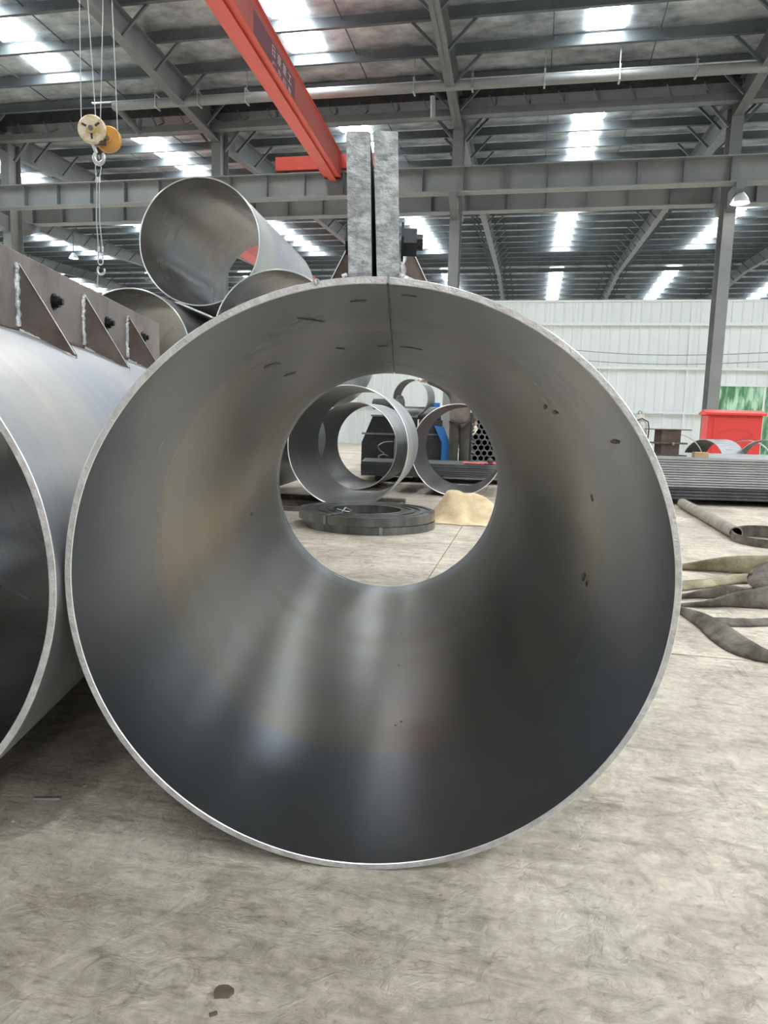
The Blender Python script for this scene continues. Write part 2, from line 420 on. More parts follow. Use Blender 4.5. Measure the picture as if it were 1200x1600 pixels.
# rafters with fly braces
def rafter(u, va, vb, braces, haunch=.0):
    b = MB()
    n = 8; w_ = .20
    for i in range(n):
        a = va+(vb-va)*i/n; c = va+(vb-va)*(i+1)/n
        def dep(v): return .50+haunch*max(0, 1-abs(v-VR)/5.0)
        ta, tc_ = zroof(a)-.28, zroof(c)-.28; ba, bc = ta-dep(a), tc_-dep(c)
        for x0, x1, t0, t1, q0, q1 in ((-w_/2, w_/2, ta, tc_, ta-.02, tc_-.02), (-w_/2, w_/2, ba+.02, bc+.02, ba, bc), (-.008, .008, ta, tc_, ba, bc)):
            vs = [(u+x0, a, q0), (u+x1, a, q0), (u+x1, a, t0), (u+x0, a, t0), (u+x0, c, q1), (u+x1, c, q1), (u+x1, c, t1), (u+x0, c, t1)]
            b.add(vs, [(0, 1, 2, 3), (7, 6, 5, 4), (0, 4, 5, 1), (1, 5, 6, 2), (2, 6, 7, 3), (3, 7, 4, 0)])
    o = b.build('rafter', 'paint_grey', ceiling)
    for v in [p for p in purl+purl2 if va < p < vb]:
        zb = zroof(v)-.28-.5
        bb = MB()
        for s in (-1, 1): bb.bar((u+s*.09, v, zb), (u+s*.62, v+.02, zroof(v)-.24), .05, .012, (0, 1, 0))
        if braces:
            for s in (-1, 1):
                q = MB(); q.bar((u+s*.09, v, zb), (u+s*.62, v+.02, zroof(v)-.24), .05, .05, (0, 1, 0)); q.build('fly_brace', 'purlin', o)
        else:
            q = bb.build('fly_braces', 'purlin', o); q['kind'] = 'stuff'
cols_u = [-13.95+6*k for k in range(-3, 6)]
for u in cols_u:
    near = -14.5 < u < 5
    rafter(u, V1, VR-.15, near, .12); rafter(u, V_FRONT, V1, False); rafter(u, VR+.15, V2, near, .12); rafter(u, V2, 58, False)
# gutter along the column row, under the valley
gut = MB(); zt = Z0-.30
gut.box(U0, U1, VR-.55, VR-.53, zt-.02, zt+.28); gut.box(U0, U1, VR+.53, VR+.55, zt-.02, zt+.28); gut.box(U0, U1, VR-.55, VR+.55, zt-.04, zt-.02)
go = gut.build('valley_gutter', 'dark', ceiling)
b = MB(); b.bar((0, VR-.56, zt+.0), (.14, VR-.56, zt-.26), .04, .02); b.bar((.14, VR-.56, zt-.26), (.14, VR-.2, zt-.04), .03, .02)
gb = b.build('gutter_bracket', 'paint_grey', go); k = 0
for i in range(1, 60):
    mesh_copy(gb, go, (-20+.75*i, 0, 0))
gb.location = (-20, 0, 0)
b = MB(); b.box(U0, U1, VR-.62, VR-.42, zt-.42, zt-.27); b.build('eave_strut', 'paint_grey', ceiling)

# ---- skylight strips
def strip(num, u, spans):
    r = struct(bpy.data.objects.new('window_%d' % num, None)); C.objects.link(r); r.rotation_euler = (0, 0, HR)
    for a, c in spans:
        b = MB(); za, zc = zroof(a)-.035, zroof(c)-.035; w_ = .36
        vs = [(u-w_, a+.16, za), (u+w_, a+.16, za), (u+w_, c-.1, zc), (u-w_, c-.1, zc)]; vt = [(x, y, z+.012) for x, y, z in vs]
        b.add(vs+vt, [(0, 1, 2, 3), (7, 6, 5, 4), (0, 4, 5, 1), (1, 5, 6, 2), (2, 6, 7, 3), (3, 7, 4, 0)])
        b.build('skylight_panel', 'sky_panel', r)
pn = purl
nearA = [(pn[i], pn[i+1]) for i in range(2, len(pn)-2) if pn[i+1] < 15.6]
i145 = [k for k, p in enumerate(pn) if abs(p-14.15) < .01][0]
base_spans = nearA[:-1]      # last panel of the near bay ends before the gutter
b2 = [(purl2[k], purl2[k+1]) for k in (0, 1, 2, 3)]+[(purl2[k], purl2[k+1]) for k in range(7, 14)]+[(purl2[k], purl2[k+1]) for k in range(18, 24)]
for j in range(-6, 5):
    u = 1.05+6*j
    sp = [s for s in nearA if s[0] > 12.5] if j == 0 else [s for s in nearA if s[0] > 4 or (j > 0 and s[0] < -1)]  # unseen panels behind the camera, placed only on the right to shape light
    if j == 0: sp = sp[-1:] + [s for s in nearA if 4 < s[0] < 9 or s[0] < -1]
    strip(j+7, u, sp+b2)

# ---- back wall of ribbed sheets
wall = struct(bpy.data.objects.new('wall_back', None)); C.objects.link(wall); wall.rotation_euler = (0, 0, HR)
WV, WH = 27.0, 5.36
def rib_sheet(z0, z1):
    b = MB(); prof = [(0, 0)]
    for k in range(3):
        x = .333*k+.14
        prof += [(x, 0), (x+.02, -.05), (x+.055, -.05), (x+.075, 0)]
    prof += [(.995, 0)]
    vs = []; n = len(prof)
    for z in (z0, z1):
        vs += [(x, y, z) for x, y in prof]
    for z in (z0, z1): vs += [(x, y+.012, z) for x, y in prof]
    fs = [(i, i+1, n+i+1, n+i) for i in range(n-1)]+[(2*n+i+1, 2*n+i, 3*n+i, 3*n+i+1) for i in range(n-1)]
    fs += [(n+i, n+i+1, 3*n+i+1, 3*n+i) for i in range(n-1)]
    b.add(vs, fs); return b
full = rib_sheet(0, WH).build('wall_sheet', 'wall', wall); full.location = (-20, WV, 0)
short = rib_sheet(2.52, WH).build('wall_sheet', 'wall', wall); short.location = (6.55, WV, 0)
for k in range(1, 46):
    u = -20.45+k
    if 6.4 < u < 9.4: 
        if u > 6.6: mesh_copy(short, wall, (u, WV, 0))
        continue
    mesh_copy(full, wall, (u, WV, 0))
short.location = (6.55, WV, 0)
for z, h in ((4.58, .10), (3.05, .09), (1.49, .08)):
    b = MB(); b.box(-20, 25, WV-.14, WV-.04, z-h/2, z+h/2); b.build('wall_girt', 'wall_rib', wall)
b = MB(); b.box(-20, 25, WV-.06, WV+.05, WH, WH+.06); b.build('wall_capping', 'wall_rib', wall)
for uu in (5.4, -.6, -6.6):
    b = MB(); b.box(uu-.04, uu+.04, WV-.12, WV-.03, 0, WH); b.build('wall_post', 'wall_rib', wall)
for z0, z1 in ((4.1, 3.65), (3.75, 3.35)):
    b = MB(); pts = [(-2+10.5*i/24, WV-.2, z0+(z1-z0)*i/24-.35*math.sin(PI*i/24)) for i in range(25)]
    b.tube(pts, .012, 5); b.build('wall_cable', 'mid', wall)
# green film window right of the column
win = struct(bpy.data.objects.new('window_20', None)); C.objects.link(win); win.rotation_euler = (0, 0, HR)
gm = bpy.data.materials.new('green_film'); gm.use_nodes = True
nt = gm.node_tree; pb = nt.nodes['Principled BSDF']; tc = nt.nodes.new('ShaderNodeTexCoord'); mp = nt.nodes.new('ShaderNodeMapping'); mp.inputs['Scale'].default_value = (3, 1, .8)
nn = nt.nodes.new('ShaderNodeTexNoise'); nn.inputs['Scale'].default_value = 2.2; nn.inputs['Detail'].default_value = 5; cr = nt.nodes.new('ShaderNodeValToRGB')
cr.color_ramp.elements[0].position = .42; cr.color_ramp.elements[0].color = (.18, .42, .24, 1); cr.color_ramp.elements[1].position = .62; cr.color_ramp.elements[1].color = (.70, .88, .74, 1)
nt.links.new(tc.outputs['Object'], mp.inputs[0]); nt.links.new(mp.outputs[0], nn.inputs['Vector']); nt.links.new(nn.outputs['Fac'], cr.inputs[0])
tr = nt.nodes.new('ShaderNodeBsdfTranslucent'); ms = nt.nodes.new('ShaderNodeMixShader'); ms.inputs[0].default_value = .5
nt.links.new(cr.outputs[0], pb.inputs['Base Color']); nt.links.new(cr.outputs[0], tr.inputs[0])
nt.links.new(pb.outputs[0], ms.inputs[1]); nt.links.new(tr.outputs[0], ms.inputs[2]); nt.links.new(ms.outputs[0], nt.nodes['Material Output'].inputs[0])
b = MB(); b.box(6.5, 9.5, WV+.02, WV+.03, 0.0, 2.5); b.build('pane', gm, win)
b = MB(); b.box(6.46, 9.54, WV-.03, WV+.05, 2.46, 2.54); b.box(6.46, 6.52, WV-.03, WV+.05, 0, 2.5); b.box(9.48, 9.54, WV-.03, WV+.05, 0, 2.5); b.box(7.97, 8.03, WV-.02, WV+.05, 0, 2.5); b.build('window_frame', 'wall_rib', win)

# ---- columns
def column(u, label, group=None):
    r = thing('steel_column', label, 'column', HV(u, VR), HR, group)
    H_ = Z0-.55
    b = MB(); b.box(-.12, .12, -.24, -.225, 0, H_); b.box(-.12, .12, .225, .24, 0, H_); b.box(-.006, .006, -.225, .225, 0, H_); b.build('shaft', 'paint_beam', r)
    b = MB(); b.box(-.2, .2, -.32, .32, 0, .03); b.build('base_plate', 'paint_grey', r)
    b = MB(); b.box(-.14, .14, -.3, .3, H_, H_+.03); b.build('cap_plate', 'paint_grey', r)
    for s in (-1, 1):
        b = MB(); b.prism([(s*.24, 6.04), (s*.95, 6.04), (s*.95, 5.92), (s*.24, 5.62)], -.08, .08, 'x'); b.build('bracket', 'paint_grey', r)
        b = MB(); b.bar((s*.12, 0, H_-.45), (s*.62, 0, H_+.12), .06, .06); b.build('knee_brace', 'paint_grey', r)
    for s in (-1, 1):
        b = MB(); b.box(-.05, .05, s*.24 if s > 0 else -.62, .62 if s > 0 else -.24, 6.5, 6.56); b.build('tie_plate', 'paint_beam', r)
    return r
cl = {-13.95: 'grey steel column at the far left, behind the left pipe', -7.95: 'grey steel column rising above the topmost stacked pipe',
      -1.95: 'slim grey steel column right of the two upright clamp plates', 4.05: 'stout grey steel column in front of the white wall beside the red cabinet'}
for u in cols_u:
    lab = cl.get(round(u, 2)); 
    if lab: column(u, lab)
for u, v, lab in ((4.05+1.2, 44, 'far column behind the white wall, under the right-hand rafter'), (10.05, 44, 'far column behind the white wall at the right edge of the photo')):
    b = MB(); b.box(-.15, .15, -.2, .2, 0, zroof(v)-.7); b.box(-.22, .22, -.27, .27, 0, .04); o = b.build('steel_column', 'paint_grey'); o.location = HV(u, v); o.rotation_euler = (0, 0, HR); tag(o, lab, 'column')

# ---- runway beams
def runway(v, label, z0=6.06, z1=6.60):
    r = thing('crane_runway_beam', label, 'beam', HV(0, v), HR)
    b = MB(); b.box(-26, 18, -.15, .15, z0, z0+.022); b.box(-26, 18, -.17, .17, z1-.024, z1); b.box(-26, 18, -.006, .006, z0, z1); b.build('beam_body', 'paint_beam', r)
    b = MB(); b.box(-26, 18, -.03, .03, z1, z1+.05); b.build('rail', 'dark', r)
    b = MB(); b.box(-.006, .006, -.14, -.006, z0+.022, z1-.024); b.box(-.006, .006, .006, .14, z0+.022, z1-.024)
    s = b.build('stiffener', 'paint_grey', r); s.location = (-25.9, 0, 0); n = 1
    while -25.9+.93*n < 18: mesh_copy(s, r, (-25.9+.93*n, 0, 0)); n += 1
    return r
runway(16.7, 'near grey crane runway beam with stiffener ribs, carrying the red end carriage')
runway(18.2, 'second grey crane runway beam, just behind and below the near one')

# ================================================================== MAIN PIPES
def nut_mesh(name, parent, x, y, z, s, r_=.030, t=.028, stub=.014):
    """hexagon nut with washer and thread stub, facing along s*x"""
    b = MB()
    for rr, x0, x1, n in ((r_*1.25, 0, .005, 20), (r_, .005, .005+t, 6), (r_*.52, .005+t, .005+t+stub, 14)):
        vs = []
        for xx in (x0, x1): vs += [(x+s*xx, y+rr*math.cos(2*PI*k/n+.26), z+rr*math.sin(2*PI*k/n+.26)) for k in range(n)]
        b.add(vs, [(k, (k+1) % n, n+(k+1) % n, n+k) for k in range(n)]+[tuple(range(n)), tuple(range(n, 2*n))])
    return b.build(name, 'nut', parent)
def bead(name, parent, pts, r_, seed=0, mats='weld'):
    b = MB(); pp = smooth_path([tuple(p) for p in pts], 10)
    b.tube([Vector(p)+Vector((noise.noise(Vector((i*.9, seed, 1)))*r_*.5,)*3) for i, p in enumerate(pp)], [r_*(1+.45*noise.noise(Vector((i*1.3, seed, 7)))) for i in range(len(pp))], 7)
    return b.build(name, mats, parent)
def clamp_pipe(label, loc, yaw, Ro, t, LP, L_, kz, lat, plates, zb, ht, gl, gy, by, seam, pm_, gm_, plate_y0=0.0, zbolt=.5, gside=(-1, 1), gw=.10, gh=.16, seamoff=0.0, seed=0, nr=.030, nt_=.026, inner='steel_in'):
    """pipe whose axis is local Y; plates = (x0bot,x1bot,x0top,x1top) pairs"""
    r = thing('split_steel_pipe', label, 'pipe', loc, -yaw)
    cz = Ro*kz
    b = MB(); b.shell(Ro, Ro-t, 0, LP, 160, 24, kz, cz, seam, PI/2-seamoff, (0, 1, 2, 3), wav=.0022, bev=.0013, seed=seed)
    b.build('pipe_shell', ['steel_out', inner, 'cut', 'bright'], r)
    for i, (a, c, a2, c2) in enumerate(plates):
        b = MB(); n = 24
        y0 = plate_y0+(.004 if i else 0)
        dz = .003 if i else 0
        e = .0025
        vs = []
        for y in (y0, L_-.01):
            vs += [(a, y, cz+kz*math.sqrt(Ro*Ro-a*a)-.005), (c, y, cz+kz*math.sqrt(Ro*Ro-c*c)-.005), (c2, y, zb+ht+dz-e), (c2-e, y, zb+ht+dz), (a2+e, y, zb+ht+dz), (a2, y, zb+ht+dz-e)]
        b.add(vs, [(0, 1, 2, 3, 4, 5)[::-1], (6, 7, 8, 9, 10, 11)]+[(k, (k+1) % 6, (k+1) % 6+6, k+6) for k in range(6)])
        b.build('flange_plate', pm_, r)
    xl, xr = plates[0][0], plates[-1][1]
    for s in gside:
        xe = xl if s < 0 else xr
        for y in gy:
            b = MB(); x1 = xe+s*gw
            zf = cz+kz*math.sqrt(max(Ro*Ro-x1*x1, 0)); zi = cz+kz*math.sqrt(max(Ro*Ro-xe*xe, 0))
            b.prism([(xe, zi-.004), (x1, zf-.004), (x1, zf+.012), (xe+s*.012, zb+gh), (xe, zb+gh)], y-.006, y+.006, 'y', 0)
            go_ = b.build('gusset', gm_, r)
            b = MB(); b.bar((xe+s*.012, y-.0075, zb+gh), (x1, y-.0075, zf+.012), .002, .005, (0, 1, 0)); b.build('cut_edge', 'bright', go_)
            bead('weld_bead', go_, [(xe+s*.004, y-.008, zi+.01), (xe+s*.004, y-.008, zb+gh*.5), (xe+s*.004, y-.008, zb+gh)], .0085, y)
            bead('weld_bead', go_, [(xe+s*.004, y-.008, zi+.002), ((xe+x1)/2, y-.008, (zi+zf)/2+.001), (x1, y-.008, zf)], .006, y+3)
        for y in by:
            nut_mesh('nut' if s > 0 else 'bolt_head', r, xe, y, zb+zbolt, s, nr, nt_ if s > 0 else nt_*.35, .012 if s > 0 else .001)
        n = 30
        pts = [(xe+s*.003, plate_y0+(L_-plate_y0-.02)*k/n, cz+kz*math.sqrt(Ro*Ro-xe*xe)+.002) for k in range(n+1)]
        bead('weld_bead', r, pts, .006, 11+s, gm_)
    return r
yc = .0158
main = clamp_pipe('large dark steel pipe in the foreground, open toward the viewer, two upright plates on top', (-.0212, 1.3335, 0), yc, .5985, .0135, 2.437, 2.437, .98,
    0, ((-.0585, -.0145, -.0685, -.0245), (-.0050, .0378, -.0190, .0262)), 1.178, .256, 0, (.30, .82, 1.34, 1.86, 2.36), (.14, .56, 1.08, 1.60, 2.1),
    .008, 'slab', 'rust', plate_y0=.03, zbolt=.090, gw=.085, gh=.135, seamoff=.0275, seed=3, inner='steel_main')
bead('weld_spatter', main, [(.036, .028, 1.183), (.046, .027, 1.176), (.060, .026, 1.170)], .006, 4)
bead('weld_spatter', main, [(-.062, .028, 1.180), (-.070, .027, 1.176)], .004, 5)
bead('weld_spatter', main, [(-.118, .001, 1.160), (-.112, .000, 1.161)], .005, 6)
M['scale_mark'] = mat('scale_mark', (.12, .108, .095), .4, .85, (.07, .062, .055), 30)
def inside_mark(parent, ox, oy, yaw, cz, kz, ri, px, py, w_, l_, rot=0.0, seed=0):
    """small dark stain lying on the inner wall where the pixel ray meets it"""
    r0 = ray(px, py); rl = Matrix.Rotation(yaw, 3, 'Z') @ r0; o0 = Matrix.Rotation(yaw, 3, 'Z') @ (Vector((0, 0, EYE))-Vector((ox, oy, 0)))
    ex, ez = o0.x, (o0.z-cz)/kz; dx, dz = rl.x, rl.z/kz
    A = dx*dx+dz*dz; B = ex*dx+ez*dz; Cc = ex*ex+ez*ez-ri*ri; t = (-B+math.sqrt(B*B-A*Cc))/A
    y = o0.y+rl.y*t; a0 = math.atan2(ez+dz*t, ex+dx*t); n = 16; vs = [None]*(2*n+1)
    for k in range(n):
        a = 2*PI*k/n; rr = 1+.75*noise.noise(Vector((math.cos(a)*1.7, math.sin(a)*1.7, seed*3.1)))
        u_, v_ = rr*w_*math.cos(a), rr*l_*math.sin(a); uu = u_*math.cos(rot)-v_*math.sin(rot); vv = u_*math.sin(rot)+v_*math.cos(rot)
        aa = a0+uu/ri
        for q, rad_ in ((0, ri-.0012), (n, ri-.0004)): vs[q+k] = (rad_*math.cos(aa), y+vv, cz+kz*rad_*math.sin(aa))
    vs[2*n] = ((ri-.0012)*math.cos(a0), y, cz+kz*(ri-.0012)*math.sin(a0))
    b = MB(); b.add(vs, [(k, (k+1) % n, 2*n) for k in range(n)]+[(k, n+k, n+(k+1) % n, (k+1) % n) for k in range(n)]); b.build('scale_mark', 'scale_mark', parent)
for i, (px, py, w_, l_, rt) in enumerate(((425, 571, .012, .05, .3), (455, 584, .010, .04, .3), (393, 803, .008, .018, 0), (925, 778, .009, .012, 0), (912, 900, .012, .016, .4), (916, 912, .007, .007, 0), (852, 636, .006, .02, .2), (868, 645, .006, .02, 0),
        (961, 690, .005, .03, 0), (625, 968, .002, .006, 0), (628, 990, .002, .008, .2), (623, 1040, .002, .010, 0), (627, 1128, .004, .006, 0), (618, 1134, .004, .005, .3), (560, 470, .012, .01, 0), (640, 462, .014, .008, 0), (598, 541, .018, .010, 0), (640, 543, .035, .010, .1), (487, 500, .004, .10, .3), (532, 545, .005, .05, .2))):
    inside_mark(main, -.0212, 1.3335, yc, .5985*.98, .98, .585, px, py, w_, l_, rt, i)
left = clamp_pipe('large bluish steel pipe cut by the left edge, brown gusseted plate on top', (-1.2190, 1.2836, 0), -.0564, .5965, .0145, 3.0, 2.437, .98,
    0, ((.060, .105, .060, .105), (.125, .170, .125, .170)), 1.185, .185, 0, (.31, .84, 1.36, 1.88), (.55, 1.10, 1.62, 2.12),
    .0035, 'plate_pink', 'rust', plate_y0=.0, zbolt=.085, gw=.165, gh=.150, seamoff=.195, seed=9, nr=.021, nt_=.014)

# ================================================================== PIPE STACK
def plain_pipe(label, x, y, z, yaw, L_, Ro=.597, t=.012, group=None, seed=0, ins='steel_in', out='steel_out'):
    r = thing('steel_pipe', label, 'pipe', (x, y, z-Ro), -yaw, group)
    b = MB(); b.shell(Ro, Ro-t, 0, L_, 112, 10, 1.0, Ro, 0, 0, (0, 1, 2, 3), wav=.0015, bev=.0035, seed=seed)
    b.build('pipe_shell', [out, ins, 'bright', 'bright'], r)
    return r
G = 'pyramid of stacked steel pipes behind the foreground pipes'
plain_pipe('topmost steel pipe of the stack, resting in the groove of the two below', -1.846, 7.0, 2.557, .108, 2.48, group=G, seed=1)
plain_pipe('second-row stacked pipe on the left, its top edge showing beside the brown plate', -2.45, 6.80, 1.483, .108, 2.5, group=G, seed=2)
plain_pipe('second-row stacked pipe on the right, peeping over the foreground pipe', -1.036, 6.62, 1.655, .108, 2.5, group=G, seed=3)
plain_pipe('bottom-row stacked pipe hidden at the left of the stack', -3.28, 6.85, .650, .108, 2.5, group=G, seed=4)
plain_pipe('bottom-row stacked pipe in the middle of the stack', -1.655, 6.85, .650, .108, 2.5, group=G, seed=5)
plain_pipe('bottom-row pipe at the right of the stack, behind the flat steel coils', -.375, 6.86, .650, .108, 1.45, group=G, seed=6, ins='steel_dull')
plain_pipe('pipe lying directly behind the bottom-row pipe, seen inside its opening', -.42, 9.20, .575, .19, 1.30, Ro=.572, t=.013, seed=7, ins='steel_dull')
plain_pipe('short wide steel ring standing alone behind the tan cloth', .875, 8.72, .575, .17, 1.55, Ro=.572, t=.012, seed=8, ins='steel_dull', out='steel_dull')
for y, lab in ((7.05, 'front timber bearer under the pipe stack'), (8.05, 'rear timber bearer under the pipe stack')):
    b = MB(); b.box(-2.0, 2.0, -.06, .06, 0, .048, bev=.004); o = b.build('timber_bearer', 'wood_dk'); o.location = (-1.75, y, 0); o.rotation_euler = (0, 0, -.108); tag(o, lab, 'timber')
# broken timber wedge beside the pipe
b = MB(); b.prism([(0, 0), (.16, 0), (.15, .05), (.03, .13)], 0, .12, 'y'); o = b.build('timber_wedge', 'wood_dk'); o.location = (.10, 6.73, 0); o.rotation_euler = (0, 0, -.4)
tag(o, 'splintered timber wedge chocking the bottom-row pipe behind the steel coil', 'wedge')

# ================================================================== STRIP COILS, CLOTH
def coil(label, z, Ro, Ri, h, x, y, rz):
    r = thing('strip_coil', label, 'coil', (x, y, z), rz, 'flat coils of steel strip on the floor')
    n = 72; b = MB(); rings = 7
    prof = []
    for k in range(rings):
        r1 = Ro-(Ro-Ri)*k/rings; r2 = Ro-(Ro-Ri)*(k+1)/rings; hh = h-(.0 if k % 2 == 0 else .006)-(.003 if k == 3 else 0)
        prof += [(r1, hh), (r2+.001, hh)]
    prof = [(Ri, 0), (Ro, 0)]+prof+[(Ri, 0)]
    b.lathe(prof, n, 0, smooth=False); b.build('wound_strip', 'coil', r)
    return r
M['coil'] = mat('coil_steel', (.10, .105, .105), .3, .85, (.22, .22, .21), 5, .2, 40, (1, 1, .3))
c1 = coil('lower flat coil of steel strip lying on the floor, seen through the foreground pipe', 0, .570, .30, .064, -.120, 6.12, 0)
c2 = coil('upper flat coil of steel strip with a binding band, lying on the other coil', .070, .592, .30, .072, -.150, 6.12, .5)
def band(root, ang, x_in, x_out, h):
    b = MB(); c, s = math.cos(ang), math.sin(ang); w_ = .028; d = Vector((c, s, 0)); e = Vector((-s, c, 0))
    pts = [(x_in, -.0), (x_in, h+.004), (x_out+.004, h+.004), (x_out+.004, .0)]
    for p, q in zip(pts[:-1], pts[1:]):
        P0, P1 = d*p[0]+Vector((0, 0, p[1])), d*q[0]+Vector((0, 0, q[1])); b.bar(P0, P1, w_, .003, tuple(e.cross((P1-P0).normalized())))
    return b
bd = band(c2, R(-150)-.5+.47, .30, .595, .070).build('binding_band', 'mid', c2)
b = MB(); a = R(-150)-.03; q = Vector((math.cos(a), math.sin(a), 0))*.37
b.tube([q+Vector((0, 0, .078)), q+Vector((.05, .03, .11)), q+Vector((.10, .02, .085)), q+Vector((.05, -.02, .08)), q+Vector((-.03, .04, .10))], .007, 6); b.build('twisted_end', 'mid', bd)
band(c1, R(-80), .30, .570, .063).build('binding_band', 'mid', c1)

def heap():
    b = MB(); nx, ny = 44, 34; vs = []
    for j in range(ny+1):
        for i in range(nx+1):
            s, t = i/nx, j/ny
            x = -.40+1.35*s; y = -.52+.92*t
            ex = (x+.12)/(.24 if x < -.12 else .46); ey = (y-.05)/.27
            h = .27*math.exp(-abs(ex)**1.7)*math.exp(-(ey*ey)**1.2)+.05*math.exp(-((x-.16)/.10)**2-((y+.02)/.2)**2)-.05*math.exp(-((x-.02)/.05)**2)*math.exp(-((y+.2)/.12)**2)+.02*max(0, math.sin(x*9+y*5))*math.exp(-((x-.3)/.2)**2)
            f = abs(noise.noise(Vector((x*6, y*6, 1))))*.045+abs(noise.noise(Vector((x*14, y*12, 4))))*.012
            edge = min(s, 1-s, t, 1-t)*5; edge = min(edge, 1)
            e2 = edge*edge*(3-2*edge); z = .006+(h+f*(.35+min(1, h*8)))*e2*(.85+.4*abs(noise.noise(Vector((s*3, t*3, 9)))))
            rx_, ry_ = 2*s-1, 2*t-1; sq = 1-.16*(abs(rx_*ry_)); x = .275+(x-.275)*sq; y *= sq; x += .09*noise.noise(Vector((t*3, s, 2)))*(1-edge*.5); y += .12*noise.noise(Vector((s*4, t, 5)))
            if x > .10: y -= (x-.1)*.35
            vs.append((x, y, z))
    fs = [(j*(nx+1)+i, j*(nx+1)+i+1, (j+1)*(nx+1)+i+1, (j+1)*(nx+1)+i) for j in range(ny) for i in range(nx)]
    n0 = len(vs); vs2 = [(x, y, max(z-.005, .0)) for x, y, z in vs]
    b.add(vs, fs, 0, True); b.add(vs2, [f[::-1] for f in fs], 0, True)
    return b
o = heap().build('dust_cloth', 'cloth'); o.location = (.735, 6.72, 0); tag(o, 'crumpled tan cloth heaped on the floor right of the steel strip coils', 'cloth')

# ================================================================== SHEET STACKS
ORD = ['topmost', 'second from the top', 'third from the top', 'fourth from the top', 'fifth from the top', 'sixth from the top', 'seventh from the top', 'eighth from the top', 'ninth from the top', 'tenth from the top', 'eleventh from the top', 'bottom one']
def sheet_stack(px, py, yaw, wx, dy, n, t, gap, z0, label, group, m1='plate', jit=.01, rows=1):
    for k in range(n):
        b = MB(); b.box(0, wx, 0, dy, 0, t, bev=min(.0015, t*.2)); o = b.build('steel_sheet', m1)
        o.location = (px+random.uniform(-jit, jit), py+random.uniform(-jit, jit), z0+k*(t+gap)); o.rotation_euler = (0, 0, -yaw)
        tag(o, label % (ORD[n-1-k] if k else 'bottom one'), 'steel sheet', group)
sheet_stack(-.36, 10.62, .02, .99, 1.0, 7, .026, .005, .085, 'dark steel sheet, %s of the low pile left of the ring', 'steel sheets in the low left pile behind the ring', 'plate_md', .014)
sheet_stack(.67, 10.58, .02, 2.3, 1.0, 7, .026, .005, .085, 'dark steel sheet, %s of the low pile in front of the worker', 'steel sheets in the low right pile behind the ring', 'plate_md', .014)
for x, lab in ((-.1, 'short timber bearer under the left end of the low sheet pile'), (.5, 'short timber bearer under the joint end of the low left pile'), (.85, 'short timber bearer under the low right sheet pile'), (2.3, 'short timber bearer under the far end of the low right pile')):
    b = MB(); b.box(-.05, .05, 0, .8, 0, .082); o = b.build('timber_bearer', 'wood_dk'); o.location = (x, 10.72, 0); tag(o, lab, 'timber')
b = MB()
for i in range(9):
    pass
o = MB(); nx = 30
vs = [(x*.045, y*.09+.02*noise.noise(Vector((x*.7, y, 1))), .004+.03*abs(noise.noise(Vector((x*.5, y*2.0, 3))))) for y in range(5) for x in range(nx)]
o.add(vs, [(y*nx+x, y*nx+x+1, (y+1)*nx+x+1, (y+1)*nx+x) for y in range(4) for x in range(nx-1)], 0, True)
o = o.build('red_rag', 'red_rag'); o.location = (1.20, 10.66, .085+7*.031); tag(o, 'red rag strewn along the top of the low sheet pile beside the tube bundle', 'rag')
# right stack : front edge Y=8.6
SX, SY = 3.18, 8.45
for k in range(12):
    t = .0225 if k < 11 else .034
    b = MB(); b.box(0, 3.6, 0, 1.7, 0, t, bev=.002); o = b.build('steel_sheet', 'plate'); o.location = (SX+random.uniform(-.008, .008), SY+random.uniform(-.006, .006), .226+k*.0296); o.rotation_euler = (0, 0, 0)
    tag(o, 'thick grey steel sheet, %s of the tall light pile on the right' % ORD[11-k], 'steel sheet', 'light steel sheets in the tall right pile')
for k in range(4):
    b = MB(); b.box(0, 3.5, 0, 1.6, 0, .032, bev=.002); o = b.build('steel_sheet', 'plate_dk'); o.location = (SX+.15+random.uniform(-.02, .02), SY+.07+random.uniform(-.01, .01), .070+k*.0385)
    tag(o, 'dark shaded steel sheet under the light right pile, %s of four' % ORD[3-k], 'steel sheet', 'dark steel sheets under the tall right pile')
for x in (3.6, 4.9, 6.2):
    b = MB(); b.box(-.06, .06, 0, 1.5, 0, .069); o = b.build('timber_bearer', 'wood_dk'); o.location = (x, SY+.25, 0)
    tag(o, {3.6: 'leftmost timber bearer under the tall right sheet pile', 4.9: 'middle timber bearer under the tall right sheet pile', 6.2: 'rightmost timber bearer under the tall right sheet pile'}[x], 'timber')
TOPZ = .226+11*.0296+.034
# ---- welded pedestal on the pile
p = at(1041, 706, Y=8.75); b_ = .001
r = thing('flanged_pedestal', 'dark welded steel pedestal with wide flange plates standing on the tall sheet pile', 'pedestal', (p.x, 8.75, TOPZ), .1)
for nm, z0, z1, w_ in (('base_flange', 0, .015, .20), ('middle_flange', .145, .165, .20), ('top_flange', .315, .328, .24)):
    b = MB(); b.box(-w_, w_, -.13, .13, z0, z1, bev=.003); b.build(nm, 'rust', r)
for z0, z1, w_ in ((.015, .145, .115), (.165, .315, .125)):
    b = MB(); b.box(-w_, w_, -.09, -.075, z0, z1); b.box(-w_, w_, .075, .09, z0, z1); b.box(-.01, .01, -.075, .075, z0, z1); b.box(w_-.012, w_, -.075, .075, z0, z1); b.box(-w_, -w_+.012, -.075, .075, z0, z1); b.build('post', 'rust', r)
b = MB(); b.lathe([(0, 0), (.02, 0), (.02, .02), (0, .02)], 6, 0); o = b.build('bolt', 'mid', r); o.location = (0, -.14, .15); o.rotation_euler = (PI/2, 0, 0)
